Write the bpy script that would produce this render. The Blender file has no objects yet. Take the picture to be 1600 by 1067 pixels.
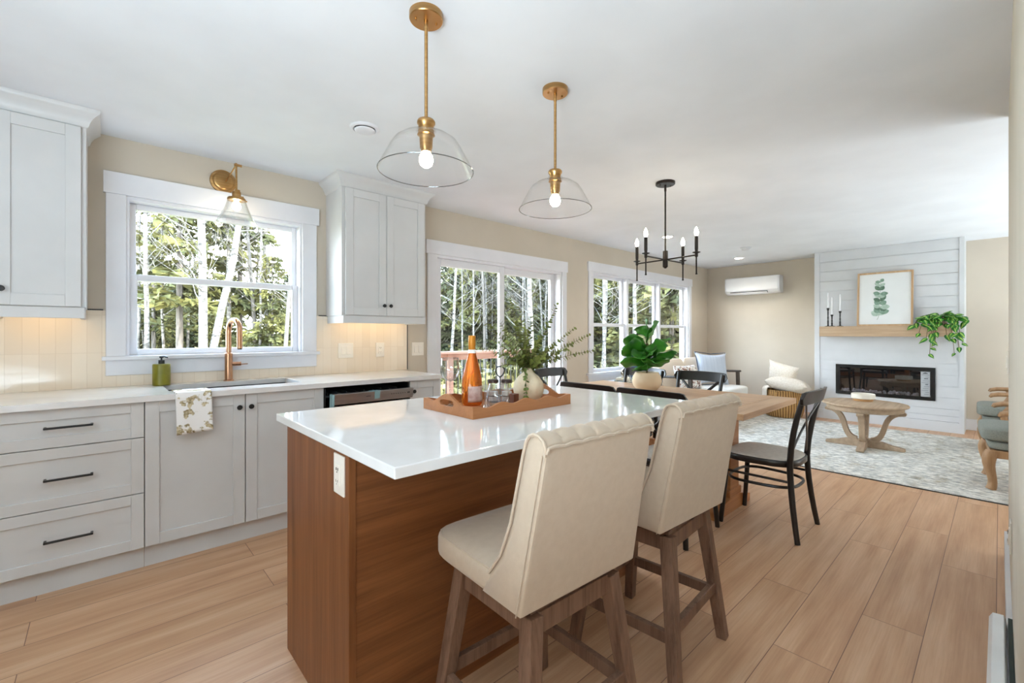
import bpy, bmesh, math, random
from mathutils import Vector, Matrix, noise
PI = math.pi
random.seed(7)
S = bpy.context.scene
COL = S.collection

# ------------------------------------------------------------------ camera, world, sun, large lights, exposure
def srgb(h, a=1.0):
    h = h.lstrip('#'); o = []
    for i in (0, 2, 4):
        c = int(h[i:i+2], 16) / 255
        o.append(c / 12.92 if c <= 0.04045 else ((c + 0.055) / 1.055) ** 2.4)
    return (*o, a)

FPX, HORIZON = 698.0, 522.0                   # focal length in pixels, eye level row (1600 x 1067 frame)
cam_d = bpy.data.cameras.new('camera')
cam = bpy.data.objects.new('camera', cam_d); COL.objects.link(cam)
cam.location = (0, 0, 1.235)
cam.rotation_euler = (PI / 2, 0, math.atan2(762, 698) - PI / 2)
cam_d.sensor_fit = 'HORIZONTAL'; cam_d.sensor_width = 36
cam_d.lens = FPX / 1600 * 36
cam_d.shift_y = -(533.5 - HORIZON) / 1600
cam_d.clip_start = 0.02; cam_d.clip_end = 300
S.camera = cam
S.view_settings.view_transform = 'Standard'; S.view_settings.look = 'None'
S.view_settings.gamma = 1; S.view_settings.use_curve_mapping = False
S.view_settings.exposure = 1.7
S.cycles.use_denoising = True
S.cycles.transparent_max_bounces = 40
S.cycles.max_bounces = 14; S.cycles.diffuse_bounces = 6; S.cycles.transmission_bounces = 12
S.cycles.sample_clamp_indirect = 6

wld = bpy.data.worlds.new('sky'); S.world = wld; wld.use_nodes = True
nt = wld.node_tree; bg = nt.nodes['Background']
tc = nt.nodes.new('ShaderNodeTexCoord'); sp = nt.nodes.new('ShaderNodeSeparateXYZ'); cr = nt.nodes.new('ShaderNodeValToRGB')
nt.links.new(tc.outputs['Generated'], sp.inputs[0]); nt.links.new(sp.outputs['Z'], cr.inputs[0])
cr.color_ramp.elements[0].position = 0.0; cr.color_ramp.elements[0].color = (0.86, 0.94, 1.0, 1)
cr.color_ramp.elements[1].position = 0.7; cr.color_ramp.elements[1].color = (0.50, 0.72, 1.0, 1)
nt.links.new(cr.outputs[0], bg.inputs[0]); bg.inputs[1].default_value = 8.0

def lamp(name, kind, loc, energy, color=(1, 1, 1), size=None, size_y=None, aim=None, radius=None, spot=None, parent=None):
    d = bpy.data.lights.new(name, kind); d.energy = energy; d.color = color
    if kind == 'AREA':
        d.shape = 'RECTANGLE' if size_y else 'DISK'; d.size = size
        if size_y: d.size_y = size_y
    if radius is not None: d.shadow_soft_size = radius
    if spot: d.spot_size = spot; d.spot_blend = 0.6
    o = bpy.data.objects.new(name, d); COL.objects.link(o); o.location = loc
    if aim is not None:
        o.rotation_euler = (Vector(aim) - Vector(loc)).to_track_quat('-Z', 'Y').to_euler()
    if parent: o.parent = parent
    return o
sun = lamp('sun', 'SUN', (0, -10, 20), 4.2, (1, 0.93, 0.8), aim=(0, 0, 0))
sun.data.angle = 0.01
sun.rotation_euler = Vector((-0.55, 0.75, -0.62)).to_track_quat('-Z', 'Y').to_euler()
lamp('kitchen_bounce_fill', 'AREA', (-1.5, 0.0, 0.8), 66, (0.68, 0.86, 1), 1.2, 2.2, aim=(-1.3, 0.0, 3))  # added fill lamp behind the camera, aimed up to brighten the ceiling
lamp('living_bounce_fill', 'AREA', (6.0, -2.0, 0.25), 62, (0.74, 0.89, 1), 4.0, 0.9, aim=(6.0, -1.9, 3))  # second added fill, unseen behind the partition, lifts the living room ceiling

# ------------------------------------------------------------------ materials
MATS = {}
def nodes_of(name):
    m = bpy.data.materials.new(name); m.use_nodes = True
    n = m.node_tree
    return m, n, n.nodes['Principled BSDF'], n.nodes['Material Output']
def rgb(c): return srgb(c) if isinstance(c, str) else (*c[:3], 1)
def coords(n, scale=(1, 1, 1), kind='Object', rot=(0, 0, 0)):
    t = n.nodes.new('ShaderNodeTexCoord'); mp = n.nodes.new('ShaderNodeMapping')
    mp.inputs['Scale'].default_value = scale; mp.inputs['Rotation'].default_value = rot
    n.links.new(t.outputs[kind], mp.inputs[0]); return mp.outputs[0]
def noise_n(n, vec, scale, detail=3, rough=0.55):
    t = n.nodes.new('ShaderNodeTexNoise'); t.inputs['Scale'].default_value = scale
    t.inputs['Detail'].default_value = detail; t.inputs['Roughness'].default_value = rough
    n.links.new(vec, t.inputs['Vector']); return t.outputs['Fac']
def ramp(n, fac, stops):
    r = n.nodes.new('ShaderNodeValToRGB'); e = r.color_ramp.elements
    while len(e) < len(stops): e.new(0.5)
    for i, (p, c) in enumerate(stops): e[i].position = p; e[i].color = rgb(c)
    n.links.new(fac, r.inputs[0]); return r.outputs[0]
def add_bump(n, b, h, strength, dist=0.01):
    u = n.nodes.new('ShaderNodeBump'); u.inputs['Strength'].default_value = strength; u.inputs['Distance'].default_value = dist
    n.links.new(h, u.inputs['Height']); n.links.new(u.outputs[0], b.inputs['Normal'])
def M(name, c1, c2=None, rough=0.5, metal=0, scale=6, stretch=(1, 1, 1), bump=0, bscale=80, spec=0.5, coat=0, lo=0.35, hi=0.65, sheen=0):
    if name in MATS: return MATS[name]
    m, n, b, o = nodes_of(name)
    v = coords(n, stretch)
    if c2 is None:
        a = rgb(c1); c1 = tuple(x * 0.965 for x in a[:3]); c2 = tuple(min(1, x * 1.03) for x in a[:3])
    n.links.new(ramp(n, noise_n(n, v, scale), [(lo, c1), (hi, c2)]), b.inputs['Base Color'])
    b.inputs['Roughness'].default_value = rough; b.inputs['Metallic'].default_value = metal
    b.inputs['Specular IOR Level'].default_value = spec; b.inputs['Coat Weight'].default_value = coat
    b.inputs['Sheen Weight'].default_value = sheen
    if bump: add_bump(n, b, noise_n(n, v, bscale, 4), bump)
    MATS[name] = m; return m
def thin_glass(name, tint=(1, 1, 1), refl=0.8, base=0.035, power=4.0, rough=0.0):
    m = bpy.data.materials.new(name); m.use_nodes = True; n = m.node_tree; n.nodes.clear()
    o = n.nodes.new('ShaderNodeOutputMaterial'); mx = n.nodes.new('ShaderNodeMixShader')
    t = n.nodes.new('ShaderNodeBsdfTransparent'); g = n.nodes.new('ShaderNodeBsdfGlossy'); lw = n.nodes.new('ShaderNodeLayerWeight')
    lw.inputs[0].default_value = 0.5
    p = n.nodes.new('ShaderNodeMath'); p.operation = 'POWER'; p.inputs[1].default_value = power
    q = n.nodes.new('ShaderNodeMath'); q.operation = 'MULTIPLY_ADD'; q.inputs[1].default_value = refl; q.inputs[2].default_value = base
    # faint unevenness of the pane
    nz = noise_n(n, coords(n), 3.0, 1)
    tr = ramp(n, nz, [(0.3, tuple(x * 0.985 for x in tint)), (0.7, tint)])
    n.links.new(tr, t.inputs[0]); g.inputs['Roughness'].default_value = rough
    n.links.new(lw.outputs['Facing'], p.inputs[0]); n.links.new(p.outputs[0], q.inputs[0]); n.links.new(q.outputs[0], mx.inputs[0])
    n.links.new(t.outputs[0], mx.inputs[1]); n.links.new(g.outputs[0], mx.inputs[2]); n.links.new(mx.outputs[0], o.inputs[0])
    MATS[name] = m; return m
def emis(name, col, strength):
    m = bpy.data.materials.new(name); m.use_nodes = True; n = m.node_tree; n.nodes.clear()
    o = n.nodes.new('ShaderNodeOutputMaterial'); e = n.nodes.new('ShaderNodeEmission')
    e.inputs[0].default_value = rgb(col); e.inputs[1].default_value = strength
    n.links.new(e.outputs[0], o.inputs[0]); MATS[name] = m; return m
def wood(name, dark, light, axis='X', rough=0.45, scale=1.0, grain=1.0, bump=0.08, spec=0.4):
    if name in MATS: return MATS[name]
    m, n, b, o = nodes_of(name)
    k = {'X': (0.6, 9, 9), 'Y': (9, 0.6, 9), 'Z': (9, 9, 0.6)}[axis]
    v = coords(n, tuple(x * scale for x in k))
    f1 = noise_n(n, v, 2.2, 5, 0.6)
    kk = {'X': (1.2, 60, 60), 'Y': (60, 1.2, 60), 'Z': (60, 60, 1.2)}[axis]
    f2 = noise_n(n, coords(n, tuple(x * scale for x in kk)), 2.5, 3, 0.6)
    mx = n.nodes.new('ShaderNodeMath'); mx.operation = 'MULTIPLY_ADD'; mx.inputs[1].default_value = 0.35 * grain
    n.links.new(f2, mx.inputs[0]); n.links.new(f1, mx.inputs[2])
    n.links.new(ramp(n, mx.outputs[0], [(0.42, dark), (0.85, light)]), b.inputs['Base Color'])
    b.inputs['Roughness'].default_value = rough; b.inputs['Specular IOR Level'].default_value = spec
    if bump: add_bump(n, b, f2, bump, 0.004)
    MATS[name] = m; return m

WHITE = M('white_trim_paint', '#dcdce0', rough=0.42, scale=3)
CABW = M('white_cabinet_lacquer', '#cccbca', rough=0.4, scale=3)
WALLP = M('warm_beige_wall_paint', '#c5baaa', rough=0.85, scale=2, bump=0.03, bscale=300)
CEILP = M('ceiling_paint', '#dcdee1', rough=0.9, scale=2, bump=0.02, bscale=300)
QUARTZ = M('white_quartz', '#dcd8d5', '#e3e0de', rough=0.1, scale=5, spec=0.6)
QUARTZG = M('polished_island_quartz', '#dcdad8', '#e4e3e2', rough=0.045, scale=5, spec=0.75)
BLACKM = M('matte_black_metal', '#161414', rough=0.42, scale=10)
DARKB = M('dark_bronze', '#2c241f', rough=0.35, metal=0.6, scale=10)
BRASS = M('brushed_brass', '#ab8250', '#be9765', rough=0.3, metal=1, scale=4, stretch=(1, 1, 20))
COPPER = M('champagne_copper', '#b98a6b', '#c79a7c', rough=0.26, metal=1, scale=4, stretch=(20, 20, 1))
STEEL = M('stainless_steel', '#a7a5a6', '#b5b2b1', rough=0.32, metal=0.85, scale=5, stretch=(1, 30, 30))
FABRIC = M('cream_linen', '#bfab95', '#c5b29c', rough=0.9, scale=40, stretch=(1, 1, 1), bump=0.12, bscale=500, sheen=0.25, lo=0.3, hi=0.7)
GLASS = thin_glass('clear_glass', (0.996, 0.998, 0.998), 0.6, 0.018, 5)
DRINK = thin_glass('drinking_glass', (0.955, 0.965, 0.97), 0.85, 0.06, 2.2)
PANE = thin_glass('window_glass', (0.985, 0.995, 0.99), 0.5, 0.02)
RIMG = thin_glass('glass_rim', (0.45, 0.47, 0.48), 0.6, 0.1, 2)
BULB = emis('bulb_glow', '#fff1d8', 22)
LEDW = emis('led_warm', '#ffdfae', 4)
DOWN = emis('downlight_glow', '#fff4e2', 12)
OAKI = wood('island_oak_upright', '#643819', '#8c5832', 'Z', rough=0.45)
OAKB = wood('island_oak_lengthwise', '#643819', '#8c5832', 'X', rough=0.45)
STOOLW = wood('weathered_stool_oak', '#4a3023', '#7d5e4b', 'Z', rough=0.6, scale=1.5, grain=1.6, bump=0.25)
TABLEW = wood('dining_table_oak', '#a77a55', '#cda985', 'Y', rough=0.35)
TABLEL = wood('dining_table_base_oak', '#9a5f35', '#bf8555', 'X', rough=0.4)
TRAYW = wood('tray_acacia', '#a0683f', '#b87c50', 'X', rough=0.4)
PINE = wood('weathered_pine', '#86705a', '#ad957c', 'X', rough=0.65, grain=1.5)
PINEZ = wood('weathered_pine_upright', '#86705a', '#ad957c', 'Z', rough=0.65, grain=1.5)
MANTELW = wood('mantel_oak', '#a4876a', '#c2a688', 'Y', rough=0.5)
CHAIRW = wood('armchair_oak', '#85603c', '#a98460', 'Z', rough=0.45)
FRAMEW = wood('picture_frame_oak', '#b28d66', '#cfae8a', 'Z', rough=0.5)
CEDAR = wood('deck_cedar', '#7d5746', '#9a715d', 'X', rough=0.7)
LEAFG = M('fig_leaf_green', '#1f5a12', '#3f8a28', rough=0.38, scale=14, spec=0.5)
STEMB = M('stem_brown', '#5b4a2e', '#6f5b3c', rough=0.7, scale=30)
BOXL = M('eucalyptus_leaf', '#5c6328', '#868d40', rough=0.55, scale=60)
GREYUP = M('grey_upholstery', '#787a73', '#86887f', rough=0.9, scale=120, bump=0.1, bscale=400)

def floor_material():
    m, n, b, o = nodes_of('laminate_oak_planks')
    v = coords(n)
    br = n.nodes.new('ShaderNodeTexBrick')
    br.offset = 0.37; br.offset_frequency = 2; br.squash = 1
    br.inputs['Scale'].default_value = 1; br.inputs['Brick Width'].default_value = 1.35; br.inputs['Row Height'].default_value = 0.2
    br.inputs['Mortar Size'].default_value = 0.0016; br.inputs['Mortar Smooth'].default_value = 0.2; br.inputs['Bias'].default_value = 0
    mp = n.nodes.new('ShaderNodeMapping'); mp.inputs['Location'].default_value = (0.23, -0.01, 0)
    n.links.new(v, mp.inputs[0]); n.links.new(mp.outputs[0], br.inputs['Vector'])
    br.inputs['Color1'].default_value = (0, 0, 0, 1); br.inputs['Color2'].default_value = (1, 1, 1, 1); br.inputs['Mortar'].default_value = (0.5, 0.5, 0.5, 1)
    # grain, offset per plank
    cmb = n.nodes.new('ShaderNodeVectorMath'); cmb.operation = 'MULTIPLY_ADD'
    cmb.inputs[1].default_value = (7, 3, 5)
    n.links.new(br.outputs['Color'], cmb.inputs[0]); n.links.new(v, cmb.inputs[2])
    def st(sc):
        q = n.nodes.new('ShaderNodeVectorMath'); q.operation = 'MULTIPLY'; q.inputs[1].default_value = sc
        n.links.new(cmb.outputs[0], q.inputs[0]); return q.outputs[0]
    g1 = noise_n(n, st((0.7, 7, 1)), 2.0, 4, 0.55); g2 = noise_n(n, st((1.5, 70, 1)), 2.0, 3, 0.6)
    c1 = ramp(n, g1, [(0.26, '#b58a68'), (0.52, '#c9a07d'), (0.77, '#d7b393')])
    mixg = n.nodes.new('ShaderNodeMix'); mixg.data_type = 'RGBA'; mixg.blend_type = 'MULTIPLY'; mixg.inputs[0].default_value = 1
    n.links.new(c1, mixg.inputs[6]); n.links.new(ramp(n, g2, [(0.3, (0.9, 0.88, 0.86)), (0.6, (1, 1, 1))]), mixg.inputs[7])
    mixp = n.nodes.new('ShaderNodeMix'); mixp.data_type = 'RGBA'; mixp.blend_type = 'MULTIPLY'; mixp.inputs[0].default_value = 1
    n.links.new(mixg.outputs[2], mixp.inputs[6]); n.links.new(ramp(n, br.outputs['Color'], [(0, (0.95, 0.94, 0.93)), (1, (1.03, 1.02, 1.02))]), mixp.inputs[7])
    mixm = n.nodes.new('ShaderNodeMix'); mixm.data_type = 'RGBA'
    n.links.new(br.outputs['Fac'], mixm.inputs[0]); n.links.new(mixp.outputs[2], mixm.inputs[6]); mixm.inputs[7].default_value = srgb('#7c5a46')
    n.links.new(mixm.outputs[2], b.inputs['Base Color'])
    b.inputs['Roughness'].default_value = 0.42; b.inputs['Specular IOR Level'].default_value = 0.4
    inv = n.nodes.new('ShaderNodeMath'); inv.operation = 'MULTIPLY_ADD'; inv.inputs[1].default_value = -1; inv.inputs[2].default_value = 1
    n.links.new(br.outputs['Fac'], inv.inputs[0]); add_bump(n, b, inv.outputs[0], 0.25, 0.002)
    return m
def tile_material():
    m, n, b, o = nodes_of('stacked_glazed_tile')
    v = coords(n, rot=(PI / 2, 0, 0))
    br = n.nodes.new('ShaderNodeTexBrick'); br.offset = 0; br.squash = 1
    br.inputs['Scale'].default_value = 1; br.inputs['Brick Width'].default_value = 0.065; br.inputs['Row Height'].default_value = 0.2256
    br.inputs['Mortar Size'].default_value = 0.0011; br.inputs['Mortar Smooth'].default_value = 0.3
    mp = n.nodes.new('ShaderNodeMapping'); mp.inputs['Location'].default_value = (0.004, 1.123, 0)
    n.links.new(v, mp.inputs[0]); n.links.new(mp.outputs[0], br.inputs['Vector'])
    br.inputs['Color1'].default_value = srgb('#ebddca'); br.inputs['Color2'].default_value = srgb('#e4d4bf'); br.inputs['Mortar'].default_value = srgb('#d9c8b2')
    n.links.new(br.outputs['Color'], b.inputs['Base Color']); b.inputs['Roughness'].default_value = 0.12
    inv = n.nodes.new('ShaderNodeMath'); inv.operation = 'MULTIPLY_ADD'; inv.inputs[1].default_value = -1; inv.inputs[2].default_value = 1
    n.links.new(br.outputs['Fac'], inv.inputs[0])
    nz = noise_n(n, coords(n), 14, 2)
    ad = n.nodes.new('ShaderNodeMath'); ad.operation = 'MULTIPLY_ADD'; ad.inputs[1].default_value = 0.5
    n.links.new(nz, ad.inputs[0]); n.links.new(inv.outputs[0], ad.inputs[2])
    add_bump(n, b, ad.outputs[0], 0.35, 0.003)
    return m
def rug_material():
    m, n, b, o = nodes_of('distressed_rug')
    v = coords(n)
    f1 = noise_n(n, coords(n, (1.0, 2.2, 1)), 2.6, 9, 0.72); f2 = noise_n(n, coords(n, (14, 5, 1)), 2.2, 5, 0.75)
    c1 = ramp(n, f1, [(0.36, '#d8d2c6'), (0.47, '#e6e2da'), (0.56, '#d3cec4'), (0.68, '#bcae96')])
    c2 = ramp(n, f2, [(0.40, '#8f959c'), (0.49, '#cfcfcd'), (0.56, '#ffffff')])
    mx = n.nodes.new('ShaderNodeMix'); mx.data_type = 'RGBA'; mx.blend_type = 'MULTIPLY'; mx.inputs[0].default_value = 0.75
    n.links.new(c1, mx.inputs[6]); n.links.new(c2, mx.inputs[7]); n.links.new(mx.outputs[2], b.inputs['Base Color'])
    b.inputs['Roughness'].default_value = 0.95; add_bump(n, b, noise_n(n, v, 300, 2), 0.3, 0.004)
    return m
def towel_material():
    m, n, b, o = nodes_of('floral_towel')
    f1 = noise_n(n, coords(n), 17, 3, 0.6); f2 = noise_n(n, coords(n), 60, 3, 0.7)
    a = ramp(n, f1, [(0.52, (0, 0, 0)), (0.56, (1, 1, 1))]); c = ramp(n, f2, [(0.40, '#8d7d5c'), (0.6, '#cbbd9d')])
    mx = n.nodes.new('ShaderNodeMix'); mx.data_type = 'RGBA'; n.links.new(a, mx.inputs[0]); mx.inputs[6].default_value = srgb('#ece9e6'); n.links.new(c, mx.inputs[7])
    n.links.new(mx.outputs[2], b.inputs['Base Color']); b.inputs['Roughness'].default_value = 0.95
    add_bump(n, b, noise_n(n, coords(n), 350, 2), 0.2, 0.003); return m
def wicker_material():
    m, n, b, o = nodes_of('woven_seagrass')
    sp_ = n.nodes.new('ShaderNodeSeparateXYZ'); n.links.new(coords(n), sp_.inputs[0])
    def mt(op, a_, b_=None, v_=None):
        q = n.nodes.new('ShaderNodeMath'); q.operation = op; n.links.new(a_, q.inputs[0])
        if b_ is not None: n.links.new(b_, q.inputs[1])
        if v_ is not None: q.inputs[1].default_value = v_
        return q.outputs[0]
    rib = mt('SINE', mt('MULTIPLY', mt('ARCTAN2', sp_.outputs['Y'], sp_.outputs['X']), v_=46))
    row = mt('SINE', mt('MULTIPLY', sp_.outputs['Z'], v_=260))
    hgt = mt('MULTIPLY_ADD', mt('ADD', rib, mt('MULTIPLY', row, v_=0.35)), v_=0.35)
    hgt.node.inputs[2].default_value = 0.5
    n.links.new(ramp(n, hgt, [(0.15, '#6b451c'), (0.8, '#c2955a')]), b.inputs['Base Color'])
    b.inputs['Roughness'].default_value = 0.8; add_bump(n, b, hgt, 0.8, 0.01); return m
def birch_material():
    m, n, b, o = nodes_of('birch_bark')
    f = noise_n(n, coords(n, (3, 3, 9)), 2.2, 4, 0.7)
    n.links.new(ramp(n, f, [(0.34, '#26211c'), (0.46, '#524c45'), (0.62, '#7d776e')]), b.inputs['Base Color'])
    b.inputs['Roughness'].default_value = 0.85; return m
FLOORM, TILEM, RUGM, TOWELM, WICKER, BIRCH = floor_material(), tile_material(), rug_material(), towel_material(), wicker_material(), birch_material()

# ------------------------------------------------------------------ mesh helpers
class MB:
    def __init__(s): s.bm = bmesh.new(); s.mi = 0
    def face(s, pts):
        try:
            f = s.bm.faces.new([s.bm.verts.new(p) for p in pts]); f.material_index = s.mi; return f
        except ValueError: return None
    def hull(s, a, b):                                    # two equal rings of points joined into a closed solid
        va = [s.bm.verts.new(p) for p in a]; vb = [s.bm.verts.new(p) for p in b]; n = len(a); fs = []
        for i in range(n): fs.append(s.bm.faces.new((va[i], va[(i+1) % n], vb[(i+1) % n], vb[i])))
        fs.append(s.bm.faces.new(va[::-1])); fs.append(s.bm.faces.new(vb))
        for f in fs: f.material_index = s.mi
        return s
    def box(s, x0, y0, z0, x1, y1, z1):
        return s.hull([(x0, y0, z0), (x1, y0, z0), (x1, y1, z0), (x0, y1, z0)], [(x0, y0, z1), (x1, y0, z1), (x1, y1, z1), (x0, y1, z1)])
    def bar(s, a, b, w, d, up=(0, 0, 1), w2=None, d2=None):  # tapered bar between two points
        a = Vector(a); b = Vector(b); t = (b - a).normalized(); u = Vector(up)
        if abs(t.dot(u)) > 0.98: u = Vector((0, 1, 0))
        r = t.cross(u).normalized(); v = r.cross(t).normalized(); w2 = w2 or w; d2 = d2 or d
        ring = lambda c, w, d: [c + r * x * w / 2 + v * y * d / 2 for x, y in ((-1, -1), (1, -1), (1, 1), (-1, 1))]
        return s.hull(ring(a, w, d), ring(b, w2, d2))
    def prism(s, poly, ext):
        e = Vector(ext); return s.hull([Vector(p) for p in poly], [Vector(p) + e for p in poly])
    def tube(s, pts, r, n=10, closed=False, flat=None, up=None):
        P = [Vector(p) for p in pts]; k = len(P); rr = r if isinstance(r, (list, tuple)) else [r] * k
        T = []
        for i in range(k):
            a = P[(i-1) % k] if closed or i > 0 else P[i]; b = P[(i+1) % k] if closed or i < k-1 else P[i]
            T.append((b - a).normalized())
        u = Vector(up) if up else (Vector((0, 0, 1)) if abs(T[0].z) < 0.9 else Vector((1, 0, 0)))
        u = (u - T[0] * u.dot(T[0])).normalized(); rings = []
        for i in range(k):
            u2 = u - T[i] * u.dot(T[i])
            if u2.length > 1e-6: u = u2.normalized()
            v = T[i].cross(u)
            fa, fb = flat if flat else (1, 1)
            rings.append([s.bm.verts.new(P[i] + (u * math.cos(2*PI*j/n) * fa + v * math.sin(2*PI*j/n) * fb) * rr[i]) for j in range(n)])
        fs = []
        for i in range(k if closed else k - 1):
            A, B = rings[i], rings[(i+1) % k]
            for j in range(n): fs.append(s.bm.faces.new((A[j], A[(j+1) % n], B[(j+1) % n], B[j])))
        if not closed: fs.append(s.bm.faces.new(rings[0][::-1])); fs.append(s.bm.faces.new(rings[-1]))
        for f in fs: f.material_index = s.mi
        return s
    def lathe(s, prof, c=(0, 0, 0), n=32, axis='Z', mat=None):
        c = Vector(c); rings = []
        def put(r, h, a):
            x, y = r * math.cos(a), r * math.sin(a)
            p = {'Z': Vector((x, y, h)), 'Y': Vector((x, h, -y)), 'X': Vector((h, x, y))}[axis]
            return c + (mat @ p if mat else p)
        for r, h in prof:
            rings.append([s.bm.verts.new(put(r, h, 0))] if r < 1e-6 else [s.bm.verts.new(put(r, h, 2*PI*j/n)) for j in range(n)])
        for A, B in zip(rings, rings[1:]):
            for j in range(n):
                a0, a1 = A[j % len(A)], A[(j+1) % len(A)]; b0, b1 = B[j % len(B)], B[(j+1) % len(B)]
                q = [a0] + ([a1] if a1 is not a0 else []) + ([b1] if b1 is not b0 else []) + [b0]
                if len(q) >= 3:
                    try: s.bm.faces.new(q).material_index = s.mi
                    except ValueError: pass
        return s
    def cyl(s, c, r, h, n=24, axis='Z', r2=None): return s.lathe([(0, 0), (r, 0), (r2 if r2 is not None else r, h), (0, h)], c, n, axis)
    def ball(s, c, r, n=16, sz=1.0):
        k = max(6, n // 2); return s.lathe([(r * math.sin(PI*i/k), -r * sz * math.cos(PI*i/k)) for i in range(k+1)], c, n)
    def grid(s, fn, nu, nv, closed_u=False):
        V = [[s.bm.verts.new(fn(i / nu, j / nv)) for j in range(nv + 1)] for i in range(nu if closed_u else nu + 1)]
        for i in range(nu):
            for j in range(nv):
                a, b = V[i], V[(i+1) % len(V)]
                s.bm.faces.new((a[j], b[j], b[j+1], a[j+1])).material_index = s.mi
        return V
    def build(s, name, mat, parent=None, bevel=0, segs=2, angle=38, loc=None, solid=0, sub=0, flat=False, world=False, weld=0):
        bm = s.bm
        if weld: bmesh.ops.remove_doubles(bm, verts=bm.verts, dist=weld)
        off = Vector((0, 0, 0))
        if parent is not None and world:
            p = parent
            while p is not None: off += Vector(p.location); p = p.parent
        if loc is not None: off = off + Vector(loc)
        if off.length > 0: bmesh.ops.translate(bm, verts=bm.verts, vec=-off)
        bmesh.ops.recalc_face_normals(bm, faces=bm.faces)
        if not flat:
            ang = math.radians(angle)
            for f in bm.faces: f.smooth = True
            for e in bm.edges:
                if len(e.link_faces) == 2 and e.calc_face_angle(0) > ang: e.smooth = False
        me = bpy.data.meshes.new(name); bm.to_mesh(me); bm.free()
        for m in (mat if isinstance(mat, (list, tuple)) else [mat]): me.materials.append(m)
        o = bpy.data.objects.new(name, me); COL.objects.link(o)
        if parent is not None: o.parent = parent
        if loc is not None: o.location = loc
        if solid:
            q = o.modifiers.new('thickness', 'SOLIDIFY'); q.thickness = solid; q.offset = 0
        if bevel:
            q = o.modifiers.new('edge', 'BEVEL'); q.width = bevel; q.segments = segs; q.limit_method = 'ANGLE'; q.angle_limit = math.radians(40)
        if sub:
            q = o.modifiers.new('round', 'SUBSURF'); q.levels = sub; q.render_levels = sub
        return o

def tag(o, label=None, cat=None, group=None, kind=None):
    if label: o['label'] = label
    if cat: o['category'] = cat
    if group: o['group'] = group
    if kind: o['kind'] = kind
    return o
def thing(name, label, cat, loc=(0, 0, 0), rot=0, group=None):
    o = bpy.data.objects.new(name, None); COL.objects.link(o); o.location = loc; o.rotation_euler = (0, 0, rot)
    o.empty_display_size = 0.05
    return tag(o, label, cat, group)
def copy_tree(o, parent=None):
    c = o.copy(); COL.objects.link(c); c.parent = parent
    for ch in list(o.children):
        if ch.type != 'LIGHT': copy_tree(ch, c)
    return c
def bez(p0, p1, p2, p3, n=10):
    p0, p1, p2, p3 = map(Vector, (p0, p1, p2, p3)); r = []
    for i in range(n + 1):
        t = i / n; r.append(p0*(1-t)**3 + p1*3*t*(1-t)**2 + p2*3*t*t*(1-t) + p3*t**3)
    return r

# ------------------------------------------------------------------ the setting
WY, CZ, XF, XP, YR, YB, XL = 3.655, 2.44, 8.25, 7.84, -0.033, -2.5, -2.3
def struct(name, mb, mat, parent=None, **k):
    o = mb.build(name, mat, parent, flat=k.pop('flat', True), **k)
    if parent is None: o['kind'] = 'structure'
    return o
struct('floor', MB().box(XL - 0.15, YB - 0.15, -0.12, XF + 0.15, WY + 0.15, 0), FLOORM)
struct('ceiling', MB().box(XL - 0.15, YB - 0.15, CZ, XF + 0.15, WY + 0.6, CZ + 0.25), CEILP)
# window wall with three openings
OP = [(0.106, 1.138, 1.09, 2.09), (2.351, 4.175, 0.0, 2.0), (4.80, 7.50, 0.70, 2.065)]
mb = MB(); x = XL - 0.15
for (a, b, z0, z1) in OP:
    mb.box(x, WY, 0, a, WY + 0.15, CZ)
    if z0 > 0: mb.box(a, WY, 0, b, WY + 0.15, z0)
    mb.box(a, WY, z1, b, WY + 0.15, CZ); x = b
mb.box(x, WY, 0, XF + 0.15, WY + 0.15, CZ)
struct('wall_left', mb, WALLP)
struct('wall_far', MB().box(XF, YB, 0, XF + 0.15, WY, CZ), WALLP)
struct('wall_right', MB().box(1.28, YR - 0.12, 0, 3.70, YR, CZ), M('partition_paint', '#dcd6c8', rough=0.85, scale=2))
struct('wall_rear', MB().box(XL, YB - 0.15, 0, XF, YB, CZ), WALLP)
struct('wall_kitchen', MB().box(XL - 0.15, YB - 0.15, 0, XL, WY, CZ), WALLP)
for nm, b in (('baseboard_far', (XF - 0.016, YB, 0, XF, WY, 0.14)), ('baseboard_left', (4.3, WY - 0.016, 0, XF - 0.016, WY, 0.14)),
              ('baseboard_right', (1.28, YR, 0, 3.70, YR + 0.016, 0.14))):
    struct(nm, MB().box(*b), WHITE)

def casing(mb, xo0, xo1, xi0, xi1, z0, zi, zt, hx0, hx1, sill=None):
    y0, y1 = WY - 0.02, WY
    mb.box(xo0, y0, z0, xi0, y1, zi); mb.box(xi1, y0, z0, xo1, y1, zi)
    mb.box(hx0, y0 - 0.006, zi, hx1, y1, zt)
def sash(x0, x1, z0, z1, y, w, parent, d=0.035, name='sash', bot=None):
    m = MB(); bot = bot or w
    m.box(x0, y, z0, x0 + w, y + d, z1); m.box(x1 - w, y, z0, x1, y + d, z1)
    m.box(x0 + w, y, z0, x1 - w, y + d, z0 + bot); m.box(x0 + w, y, z1 - w, x1 - w, y + d, z1)
    o = m.build(name, WHITE, parent, flat=True, bevel=0.004)
    MB().box(x0 + w, y + d / 2 - 0.003, z0 + bot, x1 - w, y + d / 2 + 0.003, z1 - w).build('glass_pane', PANE, o, flat=True)
    return o
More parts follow.
